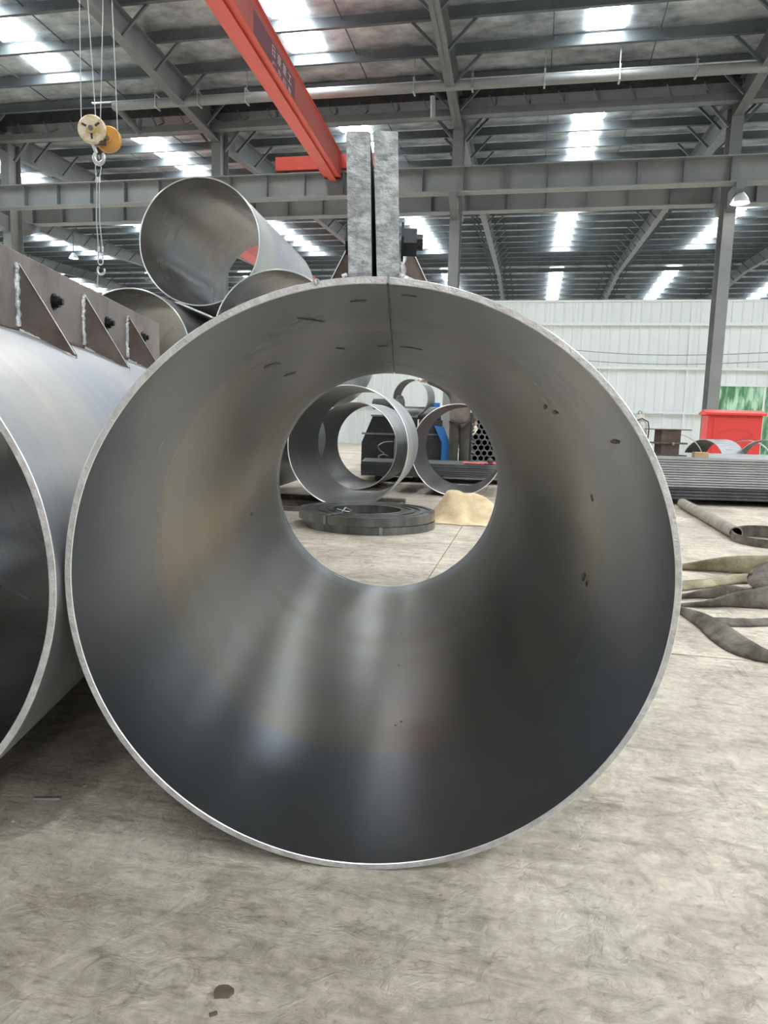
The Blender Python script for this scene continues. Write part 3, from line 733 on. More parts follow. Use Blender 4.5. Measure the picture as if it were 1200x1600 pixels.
# ---- pale bottle shaped shackle
p = at(1009, 690, Y=8.7)
r = thing('lifting_clamp', 'weathered pale lifting clamp with a hook eye, standing on the tall sheet pile', 'clamp', (p.x+.01, 9.0, TOPZ))
M['pale'] = mat('worn_white', (.42, .38, .34), .6, 0, (.62, .60, .56), 20, .3, 30)
b = MB(); b.lathe([(0, 0), (.07, 0), (.085, .04), (.085, .22), (.10, .26), (.10, .36), (.075, .43), (.03, .47), (.028, .50), (0, .50)], 20); b.build('body', 'pale', r)
b = MB(); b.tube([(.022*math.cos(t*PI/8), 0, .52+.024*math.sin(t*PI/8)) for t in range(-2, 13)], .006, 6); b.build('eye', 'mid', r)
b = MB(); b.tube([(-.10, -.05, .33), (-.085, -.075, .41), (0, -.08, .45), (.085, -.07, .41), (.11, -.05, .33), (.105, -.05, .22), (.09, -.06, .15)], .008, 6); b.build('hose', 'dark', r)
# ---- small timber block
p = at(1094, 709, Y=8.55); b = MB(); b.box(-.085, .085, -.04, .04, 0, .062, bev=.003); o = b.build('timber_block', 'wood'); o.location = (p.x, 8.55, TOPZ); o.rotation_euler = (0, 0, .06)
tag(o, 'small fresh timber block on the edge of the tall sheet pile', 'timber')
# ---- pipe sections behind the pile
def section(label, px, ptop, Y, Ro, yaw, L_, t=.012, out='plate', ins='dark'):
    q = at(px, ptop, Y=Y); z = q.z-Ro
    r = thing('pipe_section', label, 'pipe', (q.x, Y, z-Ro), -yaw)
    b = MB(); b.shell(Ro, Ro-t, 0, L_, 64, 3, 1, Ro, 0, 0, (0, 1, 2, 3), bev=.002); b.build('shell', [out, ins, 'cut', 'cut'], r)
    return r
section('thin dark ring standing behind the flanged pedestal', 1056, 678, 10.45, .40, R(25), .13)
section('short grey pipe section lying behind the timber block', 1100, 686, 10.6, .37, R(62), .50)
section('dark open ring left of the rightmost ring below the red cabinet', 1168, 688, 11.2, .37, R(35), .18)
section('wide pipe ring at the right edge below the red cabinet', 1196, 687, 10.35, .37, R(40), .42)

# ---- red cabinet
r = thing('red_cabinet', 'bright red metal cabinet with a peaked lid in front of the white wall', 'cabinet', HV(0, 0), HR)
cv = 14.2
ul, _, zt_ = hall(1103, 641, v=cv); ur, _, zb_ = hall(1192, 702, v=cv)
r.location = HV((ul+ur)/2, cv); cw = (ur-ul)/2-.05; ch = zt_
b = MB(); b.box(-cw, cw, 0, .5, 0.05, ch-.08, bev=.01); b.box(-cw+.1, -cw+.2, .05, .45, 0, .05); b.box(cw-.2, cw-.1, .05, .45, 0, .05); b.build('cabinet_body', 'red_box', r)
b = MB(); b.prism([(-.06, ch-.08), (.56, ch-.08), (.56, ch-.05), (.25, ch+.02), (-.06, ch-.04)], -cw-.05, cw+.05, 'x'); b.build('lid', 'red_box', r)
b = MB(); b.box(-cw+.10, cw-.04, -.015, -.001, .12, ch-.12, bev=.004); d = b.build('door', 'red_box', r)
b = MB(); b.lathe([(0, 0), (.035, 0), (.035, .03), (0, .03)], 12, 0, Matrix.Translation((cw-.15, -.015, ch-.62)) @ Matrix.Rotation(PI/2, 4, 'X')); b.build('lock', 'galv', d)
M['mark'] = mat('faint_mark', (.66, .055, .06), .6)
b = MB(); mk = [(-.25, .30), (-.05, .38), (.25, .36), (.33, .28), (.1, .18), (-.2, .12), (-.33, .16), (-.38, .10)]
pp = smooth_path([(x-.02, -.018, ch-.72+z) for x, z in mk], 5)
for p0, p1 in zip(pp[:-1], pp[1:]): b.bar(p0, p1, .006, .035, (0, 0, 1))
b.build('faded_mark', 'mark', d)

# ================================================================== STRAPS AND TUBE ON THE FLOOR
def ribbon(name, label, lo, hi, m_, t=.008, group=None, cat='strap'):
    """lo/hi: lists of (px,py,z) of the two long edges"""
    P_, Q_ = [at(x, y, Z=z) for x, y, z in lo], [at(x, y, Z=z) for x, y, z in hi]
    for ext in (.3, .35, .3):      # the strap goes on to the right beyond the frame, sinking flat on the floor
        d_ = (P_[-1]-P_[-2]); d_.z = 0; d_ = d_.normalized()*ext; d_.y -= .04
        h_ = (Q_[-1]-P_[-1]); h_.z *= .6; h_.y += .012; P_.append(Vector((P_[-1].x+d_.x, P_[-1].y+d_.y, 0))); Q_.append(P_[-1]+h_)
    A = smooth_path([tuple(p) for p in P_], 6); B = smooth_path([tuple(p) for p in Q_], 6)
    n = min(len(A), len(B)); k = 5; b = MB(); top = []; bot = []
    for i in range(n):
        a = Vector(A[i]); c = Vector(B[i]); j0 = max(i-1, 0); j1 = min(i+1, n-1)
        d = (Vector(A[j1])-Vector(A[j0])); nn_ = d.cross(c-a)
        if nn_.length < 1e-9: nn_ = Vector((0, 0, 1))
        nn_.normalize()
        for q in range(k+1):
            s = q/k; p_ = a.lerp(c, s); wob = .004*noise.noise(Vector((i*.35, q*1.1, len(A))))
            bulge = nn_*(math.sin(PI*s)*.006+wob)
            top.append(p_+bulge+nn_*t/2); bot.append(p_+bulge-nn_*t/2)
    def g(i, q): return i*(k+1)+q
    N0 = len(top); fs = []
    for i in range(n-1):
        for q in range(k):
            fs.append((g(i, q), g(i+1, q), g(i+1, q+1), g(i, q+1))); fs.append(tuple(N0+x for x in (g(i, q), g(i, q+1), g(i+1, q+1), g(i+1, q))))
        fs.append((g(i, 0), N0+g(i, 0), N0+g(i+1, 0), g(i+1, 0))); fs.append((g(i, k), g(i+1, k), N0+g(i+1, k), N0+g(i, k)))
    for i in (0, n-1):
        for q in range(k): fs.append((g(i, q), g(i, q+1), N0+g(i, q+1), N0+g(i, q)))
    pts = [Vector((p.x, p.y, max(p.z, .001))) for p in top+bot]
    b.add(pts, fs, 0, True); o = b.build(name, m_); tag(o, label, cat, group); return o
GS = 'worn lifting straps on the floor at the right'
ribbon('lifting_strap', 'olive webbing strap standing on edge, farthest of the floor straps', [(1040, 886, 0), (1073, 891, 0), (1115, 893, 0), (1152, 896, 0), (1181, 897, 0), (1230, 892, 0)], [(1040, 884, .03), (1073, 880, .05), (1115, 873, .09), (1160, 868, .12), (1200, 868, .12), (1235, 866, .12)], 'strap_y', .014, GS)
ribbon('lifting_strap', 'pale yellow folded strap lying between the olive strap and the grey ones', [(1040, 925, 0), (1072, 923, 0), (1115, 918, 0), (1152, 913, 0), (1185, 913, 0)], [(1040, 912, .03), (1072, 909, .03), (1115, 905, .03), (1145, 899, .04), (1185, 898, .04)], 'strap_y', .02, GS)
ribbon('lifting_strap', 'short dark lens-shaped strap fold just below the pale yellow strap', [(1050, 934, 0), (1072, 934, 0), (1115, 935, 0), (1145, 930, 0), (1172, 922, 0)], [(1050, 931, .02), (1072, 928, .03), (1115, 918, .06), (1145, 915, .06), (1170, 919, .03)], 'strap', .012, GS)
ribbon('lifting_strap', 'grey strap sweeping up to the right edge above the big twisted strap', [(1040, 949, 0), (1069, 948, 0), (1115, 947, 0), (1152, 949, 0), (1200, 952, 0), (1240, 954, 0)], [(1040, 945, .02), (1069, 942, .02), (1106, 940, .04), (1150, 926, .08), (1200, 916, .11), (1240, 912, .12)], 'strap', .014, GS)
ribbon('lifting_strap', 'dark strap end curling over at the right edge between the olive and grey straps', [(1171, 908, .03), (1174, 916, .03), (1190, 921, .03), (1240, 924, .03)], [(1173, 896, .09), (1184, 886, .12), (1204, 878, .15), (1240, 866, .17)], 'strap', .02, GS)
ribbon('lifting_strap', 'big twisted grey strap crossing toward the viewer, nearest of the floor straps', [(1060, 957, .0), (1089, 979, .0), (1115, 1004, .0), (1145, 1022, 0), (1179, 1032, 0), (1240, 1042, 0)], [(1062, 947, .04), (1097, 958, .05), (1134, 976, .05), (1171, 1001, .05), (1200, 1015, .05), (1250, 1028, .05)], 'strap', .014, GS)
ribbon('lifting_strap', 'narrow flat strap running right from under the big twisted strap', [(1100, 974, 0), (1134, 979, 0), (1165, 980, 0), (1200, 979, 0), (1240, 978, 0)], [(1100, 965, .02), (1130, 967, .02), (1165, 968, .02), (1200, 967, .02), (1240, 966, .02)], 'strap', .014, GS)
# loop
q = at(1194, 848, Z=0); b = MB(); n = 48; Ro = .24
vs = []
for i in range(n):
    a = 2*PI*i/n; rr = Ro*(1+.06*math.sin(2*a)); h = .085+.02*math.sin(a+1)
    for dr, z in ((0, 0), (0, h), (-.012, h), (-.012, 0)):
        vs.append(((rr+dr)*math.cos(a)*1.05, (rr+dr)*math.sin(a)*1.35, z+.002))
fs = [(i*4+k, ((i+1) % n)*4+k, ((i+1) % n)*4+(k+1) % 4, i*4+(k+1) % 4) for i in range(n) for k in range(4)]
b.add(vs, fs, 0, False); o = b.build('lifting_strap', 'strap'); o.location = (q.x, q.y, 0); tag(o, 'grey strap forming an open loop beside the end of the floor tube', 'strap', GS)
# tube
e0 = at(1066, 786, Z=.055); e1 = at(1150, 833, Z=.055)
d = (e1-e0).normalized(); b = MB()
L_ = (e1-e0).length; yaw_ = math.atan2(d.x, d.y)
r_ = MB(); r_.shell(.055, .046, 0, L_, 28, 2, 1, .055, 0, 0, (0, 1, 0, 0), bev=.001)
M['tube'] = mat('dusty_tube', (.22, .20, .17), .8, 0, (.36, .32, .27), 9, .3, 30)
o = r_.build('floor_tube', ['tube', 'seam']); o.location = (e0.x, e0.y, 0); o.rotation_euler = (0, 0, -yaw_); tag(o, 'dusty tube coming out from under the tall sheet pile', 'tube')

# ================================================================== MACHINE, WORKER, TUBES (through the pipe)
YM = 12.2
def pm2(x, y, Y=YM): return at(x, y, Y=Y)
base = pm2(640, 700); r = thing('plate_rolling_machine', 'black workshop machine with blue covers and a roller head, seen through the foreground pipe', 'machine', (base.x, YM, 0))
def L2(x, y, dy=0.0, Y=YM): p = at(x, y, Y=Y+dy); return Vector((p.x-base.x, p.y-YM, p.z))
a0 = L2(566, 650); a1 = L2(650, 730); b = MB()
b.prism([(a0.x, 0), (a1.x, 0), (a1.x, a0.z-.0), (a0.x+.18, a0.z), (a0.x, a0.z-.45)], 0, .9, 'y'); b.build('front_body', 'black', r)
b = MB(); z = L2(600, 678).z; b.box(a0.x, a1.x, -.02, 0, z-.015, z+.015); b.build('trim_rail', 'mid', r)
b = MB(); z = a0.z; b.box(a0.x+.15, a1.x, -.03, .93, z, z+.03); b.build('table_plate', 'mid', r)
a2 = L2(652, 655); a3 = L2(690, 720); b = MB(); b.box(a1.x+.06, a3.x, .1, .9, 0, a2.z, bev=.01); b.build('rear_body', 'dark', r)
b = MB(); z = L2(670, 679).z; b.box(a1.x+.06, a3.x, .08, .1, z-.012, z+.012); b.build('trim_rail', 'mid', r)
b = MB(); q0, q1, q2, q3 = L2(678, 665), L2(690, 692), L2(702, 692), L2(693, 667)
q4 = L2(702, 722); q5 = L2(690, 722)
b.prism([(q0.x, q0.z), (q3.x, q3.z), (q2.x, q2.z), (q2.x, 0.0), (q1.x, 0.0), (q1.x, q1.z)], -.1, .35, 'y'); b.build('blue_cover', 'blue', r)
b = MB(); q = L2(672, 628); q2 = L2(690, 640); b.box(q.x, q2.x, .4, .7, q2.z, q.z, bev=.01); b.build('blue_top_cover', 'blue', r)
h0 = L2(627, 632, -.35); b = MB(); b.lathe([(0, 0), (.15, 0), (.15, .05), (.09, .05), (.09, .5), (0, .5)], 28, 0, Matrix.Translation(h0) @ Matrix.Rotation(R(65), 4, 'Z') @ Matrix.Rotation(R(90), 4, 'X') @ Matrix.Rotation(PI, 4, 'X'))
hd = b.build('roller_head', 'dark', r)
b = MB(); b.tube([h0+Vector((0, .02, -.08)), Vector((h0.x+.05, .05, a0.z+.02))], .06, 12); b.build('head_post', 'dark', r)
b = MB(); q = L2(655, 645); b.lathe([(.0, -.35), (.11, -.35), (.11, .35), (0, .35)], 20, 0, Matrix.Translation((q.x+.05, .25, q.z)) @ Matrix.Rotation(R(90), 4, 'Y')); b.build('lower_roller', 'mid', r)
b = MB(); t0, t1, t2 = L2(620, 660, -.12), L2(619.5, 685, -.12), L2(618.5, 716, -.12)
b.tube([t0, t1], .022, 10); b.build('ram_rod', 'pale', r)
b = MB(); b.tube([t1, Vector((t1.x, t1.y, .0))], .038, 10); b.build('ram_body', 'mid', r)
b = MB()
b.tube(smooth_path([tuple(L2(614, 690, -.15)), tuple(L2(600, 691, -.2)), tuple(L2(591, 697, -.25)), tuple(L2(594, 704, -.2)), tuple(L2(600, 708, -.15))], 6), .010, 6)
b.tube(smooth_path([tuple(L2(614, 718, -.15)), tuple(L2(600, 719, -.2)), tuple(L2(591, 714, -.25)), tuple(L2(598, 710, -.2)), tuple(L2(606, 712, -.15))], 6), .010, 6); b.build('hoses', 'mid', r)
b = MB()
for x in (626, 630, 634): b.tube([L2(x, 668, -.05), Vector((L2(x+1, 720, -.05).x, -.05, 0))], .012, 6)
b.build('cables', 'dark', r)
# workpiece ring
YW = 12.35
q = at(641, 622, Y=YW); Ro = 29.5*YW/F_PX
w_ = thing('short_pipe_workpiece', 'short dark pipe section held up at the machine under the worker\'s glove', 'pipe', (q.x, YW, q.z-Ro), -R(24))
b = MB(); b.shell(Ro, Ro-.012, 0, .34, 64, 3, 1, Ro, 0, 0, (0, 1, 2, 3), bev=.002); b.build('shell', ['steel_dull', 'dark', 'cut', 'bright'], w_)
# tube bundle
G = 'bundle of small steel tubes beside the worker'
tb = MB(); tb.shell(.054, .044, 0, 1.2, 18, 1, 1, 0, 0, 0, (0, 1, 2, 2), bev=.001)
me0 = None; rr = .0545
xb = at(738, 722, Y=12.9).x; YT = 12.6
M['tube_end'] = mat('tube_end', (.32, .32, .31), .5, .5)
rowsN = 10
RW = ['bottom', 'second', 'third', 'fourth', 'fifth', 'sixth', 'seventh', 'eighth', 'ninth', 'top']
NT = ['first', 'second', 'third', 'fourth', 'fifth', 'sixth', 'seventh', 'eighth']
for j in range(rowsN):
    for i in range(8 if j % 2 == 0 else 7):
        x = xb+rr*2*i+(rr if j % 2 else 0); z = .057+.05+j*rr*math.sqrt(3)
        if me0 is None: o = tb.build('steel_tube', ['dark', 'seam', 'tube_end']); me0 = o
        else: o = me0.copy(); C.objects.link(o)
        o.location = (x, YT+random.uniform(-.03, .03), z)
        tag(o, 'open steel tube in the bundle beside the worker, %s row, %s from the left' % (RW[j], NT[i]), 'tube', G)
b = MB(); b.box(-.1, .95, 0, .1, 0, .05); b.box(-.1, .95, .9, 1.0, 0, .05); b.box(-.1, -.06, 0, .06, 0, 1.1); b.box(.88, .92, 0, .06, 0, 1.1); b.box(-.1, -.06, .94, 1.0, 0, 1.1); b.box(.88, .92, .94, 1.0, 0, 1.1)
o = b.build('tube_rack', 'dark'); o.location = (xb, YT+.1, 0); tag(o, 'low dark steel rack holding the honeycomb tube bundle', 'rack')
q = at(766, 716, Y=10.8); b = MB(); b.lathe([(0, -.04), (.045, -.04), (.045, .04), (0, .04)], 16, 0, Matrix.Rotation(PI/2, 4, 'X')); o = b.build('small_wheel', 'rust'); o.location = (q.x, 10.8, .085+7*.031+.046)
tag(o, 'small rusty roller standing on the low sheet pile near the red rag', 'roller')

# ---- worker
def skin_mesh(name, verts, edges, radii, m_, parent, root=0, sub=2):
    me = bpy.data.meshes.new(name); me.from_pydata([tuple(v) for v in verts], edges, []); me.materials.append(M[m_])
    o = bpy.data.objects.new(name, me); C.objects.link(o); o.parent = parent
    sk = o.modifiers.new('skin', 'SKIN'); sk.use_smooth_shade = True
    if not me.skin_vertices: me.skin_vertices.new()
    for i, r_ in enumerate(radii):
        d_ = me.skin_vertices[0].data[i]; d_.radius = (r_, r_) if not isinstance(r_, tuple) else r_; d_.use_root = (i == root)
    sb = o.modifiers.new('sub', 'SUBSURF'); sb.levels = sub; sb.render_levels = sub
    return o
wx = at(717, 700, Y=11.9).x
pr = thing('person', 'worker in brown jacket and dark trousers reaching a gloved hand to the short pipe', 'person', (wx, 11.95, 0))
S = [(0, 0, .96), (0, 0, 1.12), (.0, .01, 1.32), (0, .01, 1.46), (0, 0, 1.54), (0, -.01, 1.66),          # pelvis..head 0-5
     (-.18, 0, 1.44), (-.36, -.04, 1.53), (-.58, -.10, 1.60), (-.66, -.12, 1.61),                       # right arm 6-9
     (.19, .0, 1.43), (.25, -.05, 1.17), (.26, -.05, .93), (.26, -.07, .86),                          # left arm 10-13
     (-.08, 0, .90), (-.085, -.01, .50), (-.09, .03, .10), (-.09, -.10, .05),
     (.08, 0, .90), (.085, -.01, .50), (.09, .03, .10), (.09, -.10, .05)]
E_ = [(0, 1), (1, 2), (2, 3), (3, 4), (4, 5), (3, 6), (6, 7), (7, 8), (8, 9), (3, 10), (10, 11), (11, 12), (12, 13), (0, 14), (14, 15), (15, 16), (16, 17), (0, 18), (18, 19), (19, 20), (20, 21)]
rad = [(.14, .10), (.13, .10), (.15, .11), (.11, .09), .055, (.085, .10), .055, .042, .03, .028, .055, .042, .03, .028, .085, .055, .04, .035, .085, .055, .04, .035]
skin_mesh('body', S, E_, rad, 'skin', pr)
J = [S[i] for i in (0, 1, 2, 3, 6, 7, 8, 10, 11, 12)]; J[0] = (0, 0, .84)
skin_mesh('jacket', J, [(0, 1), (1, 2), (2, 3), (3, 4), (4, 5), (5, 6), (3, 7), (7, 8), (8, 9)], [(.215, .16), (.18, .14), (.18, .14), (.13, .11), .082, .068, .058, .082, .068, .055], 'coat', pr)
T_ = [(0, 0, .98), S[14], S[15], (-.09, .03, .12), S[18], S[19], (.09, .03, .12)]
skin_mesh('trousers', T_, [(0, 1), (1, 2), (2, 3), (0, 4), (4, 5), (5, 6)], [(.14, .11), .105, .088, .088, .105, .088, .088], 'trousers', pr)
for sx in (-.09, .09):
    skin_mesh('boot', [(sx, .05, .10), (sx, .04, .05), (sx, -.08, .045), (sx, -.17, .04)], [(0, 1), (1, 2), (2, 3)], [.06, .05, .045, .038], 'boot', pr)
def hand(cx, cy, cz, d, dn):
    d = Vector(d).normalized(); side = Vector((0, 1, 0)) if abs(d.y) < .8 else Vector((1, 0, 0)); side = (side-d*side.dot(d)).normalized(); dn = Vector(dn)
    vs = [Vector((cx, cy, cz)), Vector((cx, cy, cz))+d*.05, Vector((cx, cy, cz))+d*.09]; ed = [(0, 1), (1, 2)]; ra = [.028, (.042, .02), (.04, .018)]
    for k in range(4):
        s = (k-1.5)*.022; l = (.07, .085, .08, .062)[k]
        b0 = vs[2]+side*s; i0 = len(vs); vs += [b0+d*.01, b0+d*l*.5+dn*.008, b0+d*l*.8+dn*.03, b0+d*l*.85+dn*.05]
        ed += [(2, i0), (i0, i0+1), (i0+1, i0+2), (i0+2, i0+3)]; ra += [.012, .011, .0105, .009]
    i0 = len(vs); vs += [vs[1]-side*.035, vs[1]-side*.055+d*.03+dn*.02, vs[1]-side*.055+d*.05+dn*.04]; ed += [(1, i0), (i0, i0+1), (i0+1, i0+2)]; ra += [.015, .013, .011]
    return skin_mesh('glove', vs, ed, ra, 'glove', pr, 0, 2)
hand(-.62, -.11, 1.605, (-1, -.1, .05), (0, 0, -1)); hand(.26, -.07, .88, (0, -.1, -1), (-1, 0, 0))
b = MB()
b.lathe([(0, .125), (.05, .115), (.085, .08), (.10, .03), (.098, -.02), (.09, -.03)], 20, 0, Matrix.Translation((0, .005, 1.70)) @ Matrix.Scale(.9, 4, (1, 0, 0)))
b.build('hair', 'hair', pr)
b = MB(); b.lathe([(0, -.012), (.01, -.007), (.012, 0), (.01, .007), (0, .012)], 10, 0, Matrix.Translation((-.032, -.088, 1.675))); b.lathe([(0, -.012), (.01, -.007), (.012, 0), (.01, .007), (0, .012)], 10, 0, Matrix.Translation((.032, -.088, 1.675))); b.build('eyes', 'hair', pr)
b = MB(); b.tube([(0, -.095, 1.68), (0, -.112, 1.655), (0, -.1, 1.645)], [.008, .014, .008], 8); b.tube([(-.085, 0, 1.69), (-.092, .005, 1.665), (-.085, 0, 1.64)], [.01, .017, .01], 8); b.tube([(.085, 0, 1.69), (.092, .005, 1.665), (.085, 0, 1.64)], [.01, .017, .01], 8); b.build('nose_and_ears', 'skin', pr)
b = MB(); b.tube([(-.025, -.090, 1.615), (0, -.094, 1.613), (.025, -.090, 1.615)], .006, 6); b.build('mouth', 'rust', pr)

# ================================================================== CRANE
ga = hall(339, 0, u=None, v=9.5); 
GZ0, GZ1 = 6.45, 7.02
def gl_(px, py): 
    rr_ = ray(px, py); t = (GZ0-EYE)/rr_.z; p = rr_*t; return Vector((p.x, p.y, 0))
gA, gB = gl_(341, 0), gl_(513, 268)
gd = (gB-gA).normalized(); gyaw = math.atan2(gd.x, gd.y)
wL = abs((gl_(318, 0)-gl_(362, 0)).dot(Vector((gd.y, -gd.x, 0))))
END = HV(0, 16.7); 
tt = (16.62-gA.dot(V))/gd.dot(V); gE = gA+gd*tt
tt0 = (-6-gA.dot(V))/gd.dot(V); gS = gA+gd*tt0; GL = (gE-gS).length
cr_ = thing('bridge_crane', 'red bridge crane girder with white lettering running overhead to the runway beam', 'crane', (gS.x, gS.y, 0), -gyaw)
hw = wL/2
b = MB(); b.box(-hw*.78, hw*.78, 0, GL, GZ0+.02, GZ1-.02, 0); b.build('girder_web', 'red_side', cr_)
b = MB(); b.box(-hw, hw, 0, GL, GZ0, GZ0+.022); b.box(-hw*.45, hw*.45, 0, GL, GZ0-.05, GZ0-.035); b.box(-.012, .012, 0, GL, GZ0-.035, GZ0); b.build('bottom_flange', 'red', cr_)
b = MB(); b.box(-hw, hw, 0, GL, GZ1-.02, GZ1); b.build('top_flange', 'red', cr_)
b = MB(); b.prism([(-hw*1.02, GZ0), (hw*1.02, GZ0), (hw*1.02, GZ1), (-hw*1.02, GZ1)], GL-.12, GL-.02, 'y'); b.build('end_plate', 'red', cr_)
# end carriage on the rail (part of the crane)
RV = Matrix.Rotation(gyaw, 4, 'Z') @ Matrix.Rotation(HR, 4, 'Z')
ul_, _, _ = hall(433, 258, v=16.7)
gu = gE.dot(U)
Mloc = Matrix.Rotation(gyaw, 4, 'Z') @ Matrix.Translation((-gS.x, -gS.y, 0)) @ Matrix.Translation((HV(0, 16.7))) @ Matrix.Rotation(HR, 4, 'Z')
zc0, zc1 = 6.67, 6.98
b = MB(); b.box(ul_, gu+1.0, -.13, .13, zc0, zc1, bev=.01); b.build('end_carriage', 'red', cr_, Mloc)
for uw in (ul_+.25, gu+.75):
    b = MB(); b.lathe([(0, -.05), (.11, -.05), (.11, .05), (0, .05)], 20, 0, Matrix.Translation((uw, 0, 6.76)) @ Matrix.Rotation(PI/2, 4, 'X')); b.build('wheel', 'dark', cr_, Mloc)
# lettering on the right face of the web
def on_face(px, py):
    """local (y,z) where the pixel ray meets the +x face of the web"""
    n_ = Vector((gd.y, -gd.x, 0)); o_ = gS+n_*(hw*.78); r0 = ray(px, py); c0 = Vector((0, 0, EYE)); t = (o_-Vector((0, 0, 0))).dot(n_)/r0.dot(n_)
    p = c0+r0*t; return (p-Vector((gS.x, gS.y, 0))).dot(gd), p.z
fy0, fz0 = on_face(425, 66); fy1, fz1 = on_face(455, 112)
c_ = on_face(440, 88)
t0y, t0z = on_face(413, 45); t1y, t1z = on_face(458, 120)
X = hw*.78
zmid = GZ0+.25
b = MB(); b.box(X, X+.003, t0y-.5, t1y+.1, GZ0+.03, GZ0+.42); dec = b.build('decal', 'purple', cr_)
def text(body, y0, y1, z0, z1):
    cu = bpy.data.curves.new('t', 'FONT'); cu.body = body; cu.size = 1.0; ob = bpy.data.objects.new('t', cu); C.objects.link(ob)
    dg = bpy.context.evaluated_depsgraph_get(); me = bpy.data.meshes.new_from_object(ob.evaluated_get(dg)); bpy.data.objects.remove(ob)
    xs = [v.co.x for v in me.vertices]; ys = [v.co.y for v in me.vertices]
    if not xs: return
    sx = (y1-y0)/(max(xs)-min(xs)); sy = (z1-z0)/(max(ys)-min(ys)); mx_, my_ = min(xs), min(ys)
    for v in me.vertices: v.co = Vector((X+.005, y0+(v.co.x-mx_)*sx, z0+(v.co.y-my_)*sy))
    me.materials.clear(); me.materials.append(M['white_txt']); o = bpy.data.objects.new('lettering', me); C.objects.link(o); o.parent = cr_
text('日 豪 重 工', fy0, fy1, GZ0+.22, GZ0+.39)
text('广 东 起 重', fy0, fy1, GZ0+.07, GZ0+.16)
# crane in the next bay
ul2, _, _ = hall(232, 278, v=18.2)
c2 = thing('bridge_crane', 'second red bridge crane in the next bay, glimpsed through the topmost stacked pipe', 'crane', HV(ul2, 18.2), HR)
b = MB(); b.box(0, 2.6, -.13, .13, 6.67, 6.95, bev=.01); b.build('end_carriage', 'red', c2)
b = MB(); b.box(.45, .85, -.1, 19.5, 6.35, 7.0); b.build('girder_web', 'red_side', c2)
b = MB(); b.box(.40, .90, -.1, 19.5, 6.33, 6.35); b.box(.40, .90, -.1, 19.5, 7.0, 7.02); b.build('girder_flanges', 'red', c2)

# ---- hoist and hook block
hu, hv, hz = hall(152, 205, v=8.2)
hb = thing('hook_block', 'yellow crane hook block with two sheaves hanging on wire ropes at upper left', 'hook', HV(hu, hv, 0), HR)
gx_local = gS.dot(U)
guv = (gA+gd*((hv-gA.dot(V))/gd.dot(V))).dot(U)-hu
cz_ = hz
for nm, dx, dy, dz, mt, rd in (('sheave_cheek', -.01, -.09, -.015, 'yellow', .165), ('rear_sheave_cheek', .105, .07, -.075, 'orange', .155)):
    b = MB(); Mx = Matrix.Translation((dx, dy, cz_+dz)) @ Matrix.Rotation(R(14), 4, 'Z') @ Matrix.Rotation(PI/2, 4, 'X')
    b.lathe([(0, -.035), (rd*.9, -.035), (rd, -.02), (rd, .02), (rd*.9, .035), (rd*.35, .035), (rd*.33, .05), (.0, .05)], 36, 0, Mx, False); ck = b.build(nm, mt, hb)
    b = MB(); b.lathe([(0, .05), (.03, .05), (.03, .065), (0, .065)], 6, 0, Mx, False); b.build('axle_nut', 'mid', ck)
    if nm == 'sheave_cheek':
        b = MB()
        for a in (.6, 2.7, 4.8):
            b.box(.055, .12, -.012, .012, .036, .042, 0, Mx @ Matrix.Rotation(a, 4, 'Z'))
        b.build('cheek_marking', 'dark', ck)
b = MB(); b.box(-.02, .10, -.08, .08, cz_-.16, cz_-.02); b.build('crosshead', 'dark', hb)
for i, (px, py) in enumerate(((124, 0), (137, 0), (161, 0), (175, 0))):
    uu, vv, zz = hall(px, py, v=hv+(-.09 if i % 2 == 0 else .08))
    dx_ = uu-hu; b = MB(); lowx = {0: -.155, 1: -.06, 2: .10, 3: .225}[i]
    yy = -.09 if i in (0, 2) else .08
    b.tube([(lowx*1.0, yy, cz_+.0), (dx_, yy, zz), (dx_+(dx_-lowx)*.4, yy, 6.75)], .006, 6); b.build('wire_rope', 'rope', hb)
b = MB(); b.tube([(-.04, -.05, cz_-.12), (-.02, -.04, cz_-.2), (.0, -.03, cz_-.26)], [.03, .025, .02], 10)
pts = [(.03+.065*math.cos(t), -.02, cz_-.31+.075*math.sin(t)) for t in [PI*.75+i*PI*1.45/14 for i in range(15)]]
b.tube(pts, [.018+.010*math.sin(PI*i/14) for i in range(15)], 10); b.build('hook', 'galv', hb)
b = MB(); b.box(guv-.26, guv+.26, -.25, .25, 6.28, 6.40, bev=.01); b.build('trolley', 'red', hb)
b = MB(); b.lathe([(0, -.35), (.22, -.35), (.22, .35), (0, .35)], 24, 0, Matrix.Translation((guv-.60, 0, 6.78)) @ Matrix.Rotation(PI/2, 4, 'X')); b.box(guv-.6, guv-.2, -.1, .1, 6.30, 6.40); b.box(guv-.65, guv-.55, -.2, .2, 6.35, 6.6); b.build('hoist_drum', 'yellow', hb)
# sling
sl = thing('wire_sling', 'two-leg wire rope sling with a small hook hanging from the yellow hook block', 'sling', HV(hu, hv, 0), HR)
def SP(px, py, dv=0.0): u_, v_, z_ = hall(px, py, v=hv+dv); return (u_-hu, dv, z_)
for k, (xa, xb_) in enumerate(((148, 150), (157, 155))):
    d_ = -.01 if k else .01
    b = MB(); b.tube([SP(151+k*3, 243, d_), SP(xa+1, 262, d_), SP(151+k*4, 282, d_), SP(150.5+k*5, 345, d_), SP(154+k*6, 388, d_), SP(153.5+k*7, 405, d_)], .007, 6); b.build('rope_leg', 'rope', sl)
    for py in (281, 389):
        q0, q1 = SP(151+k*4+(3 if py > 300 else 0)+k*(2 if py > 300 else 0), py-4, d_), SP(151+k*4+(3 if py > 300 else 0)+k*(2 if py > 300 else 0), py+4, d_); b = MB(); b.tube([q0, q1], .015, 8); b.build('ferrule', 'galv', sl)
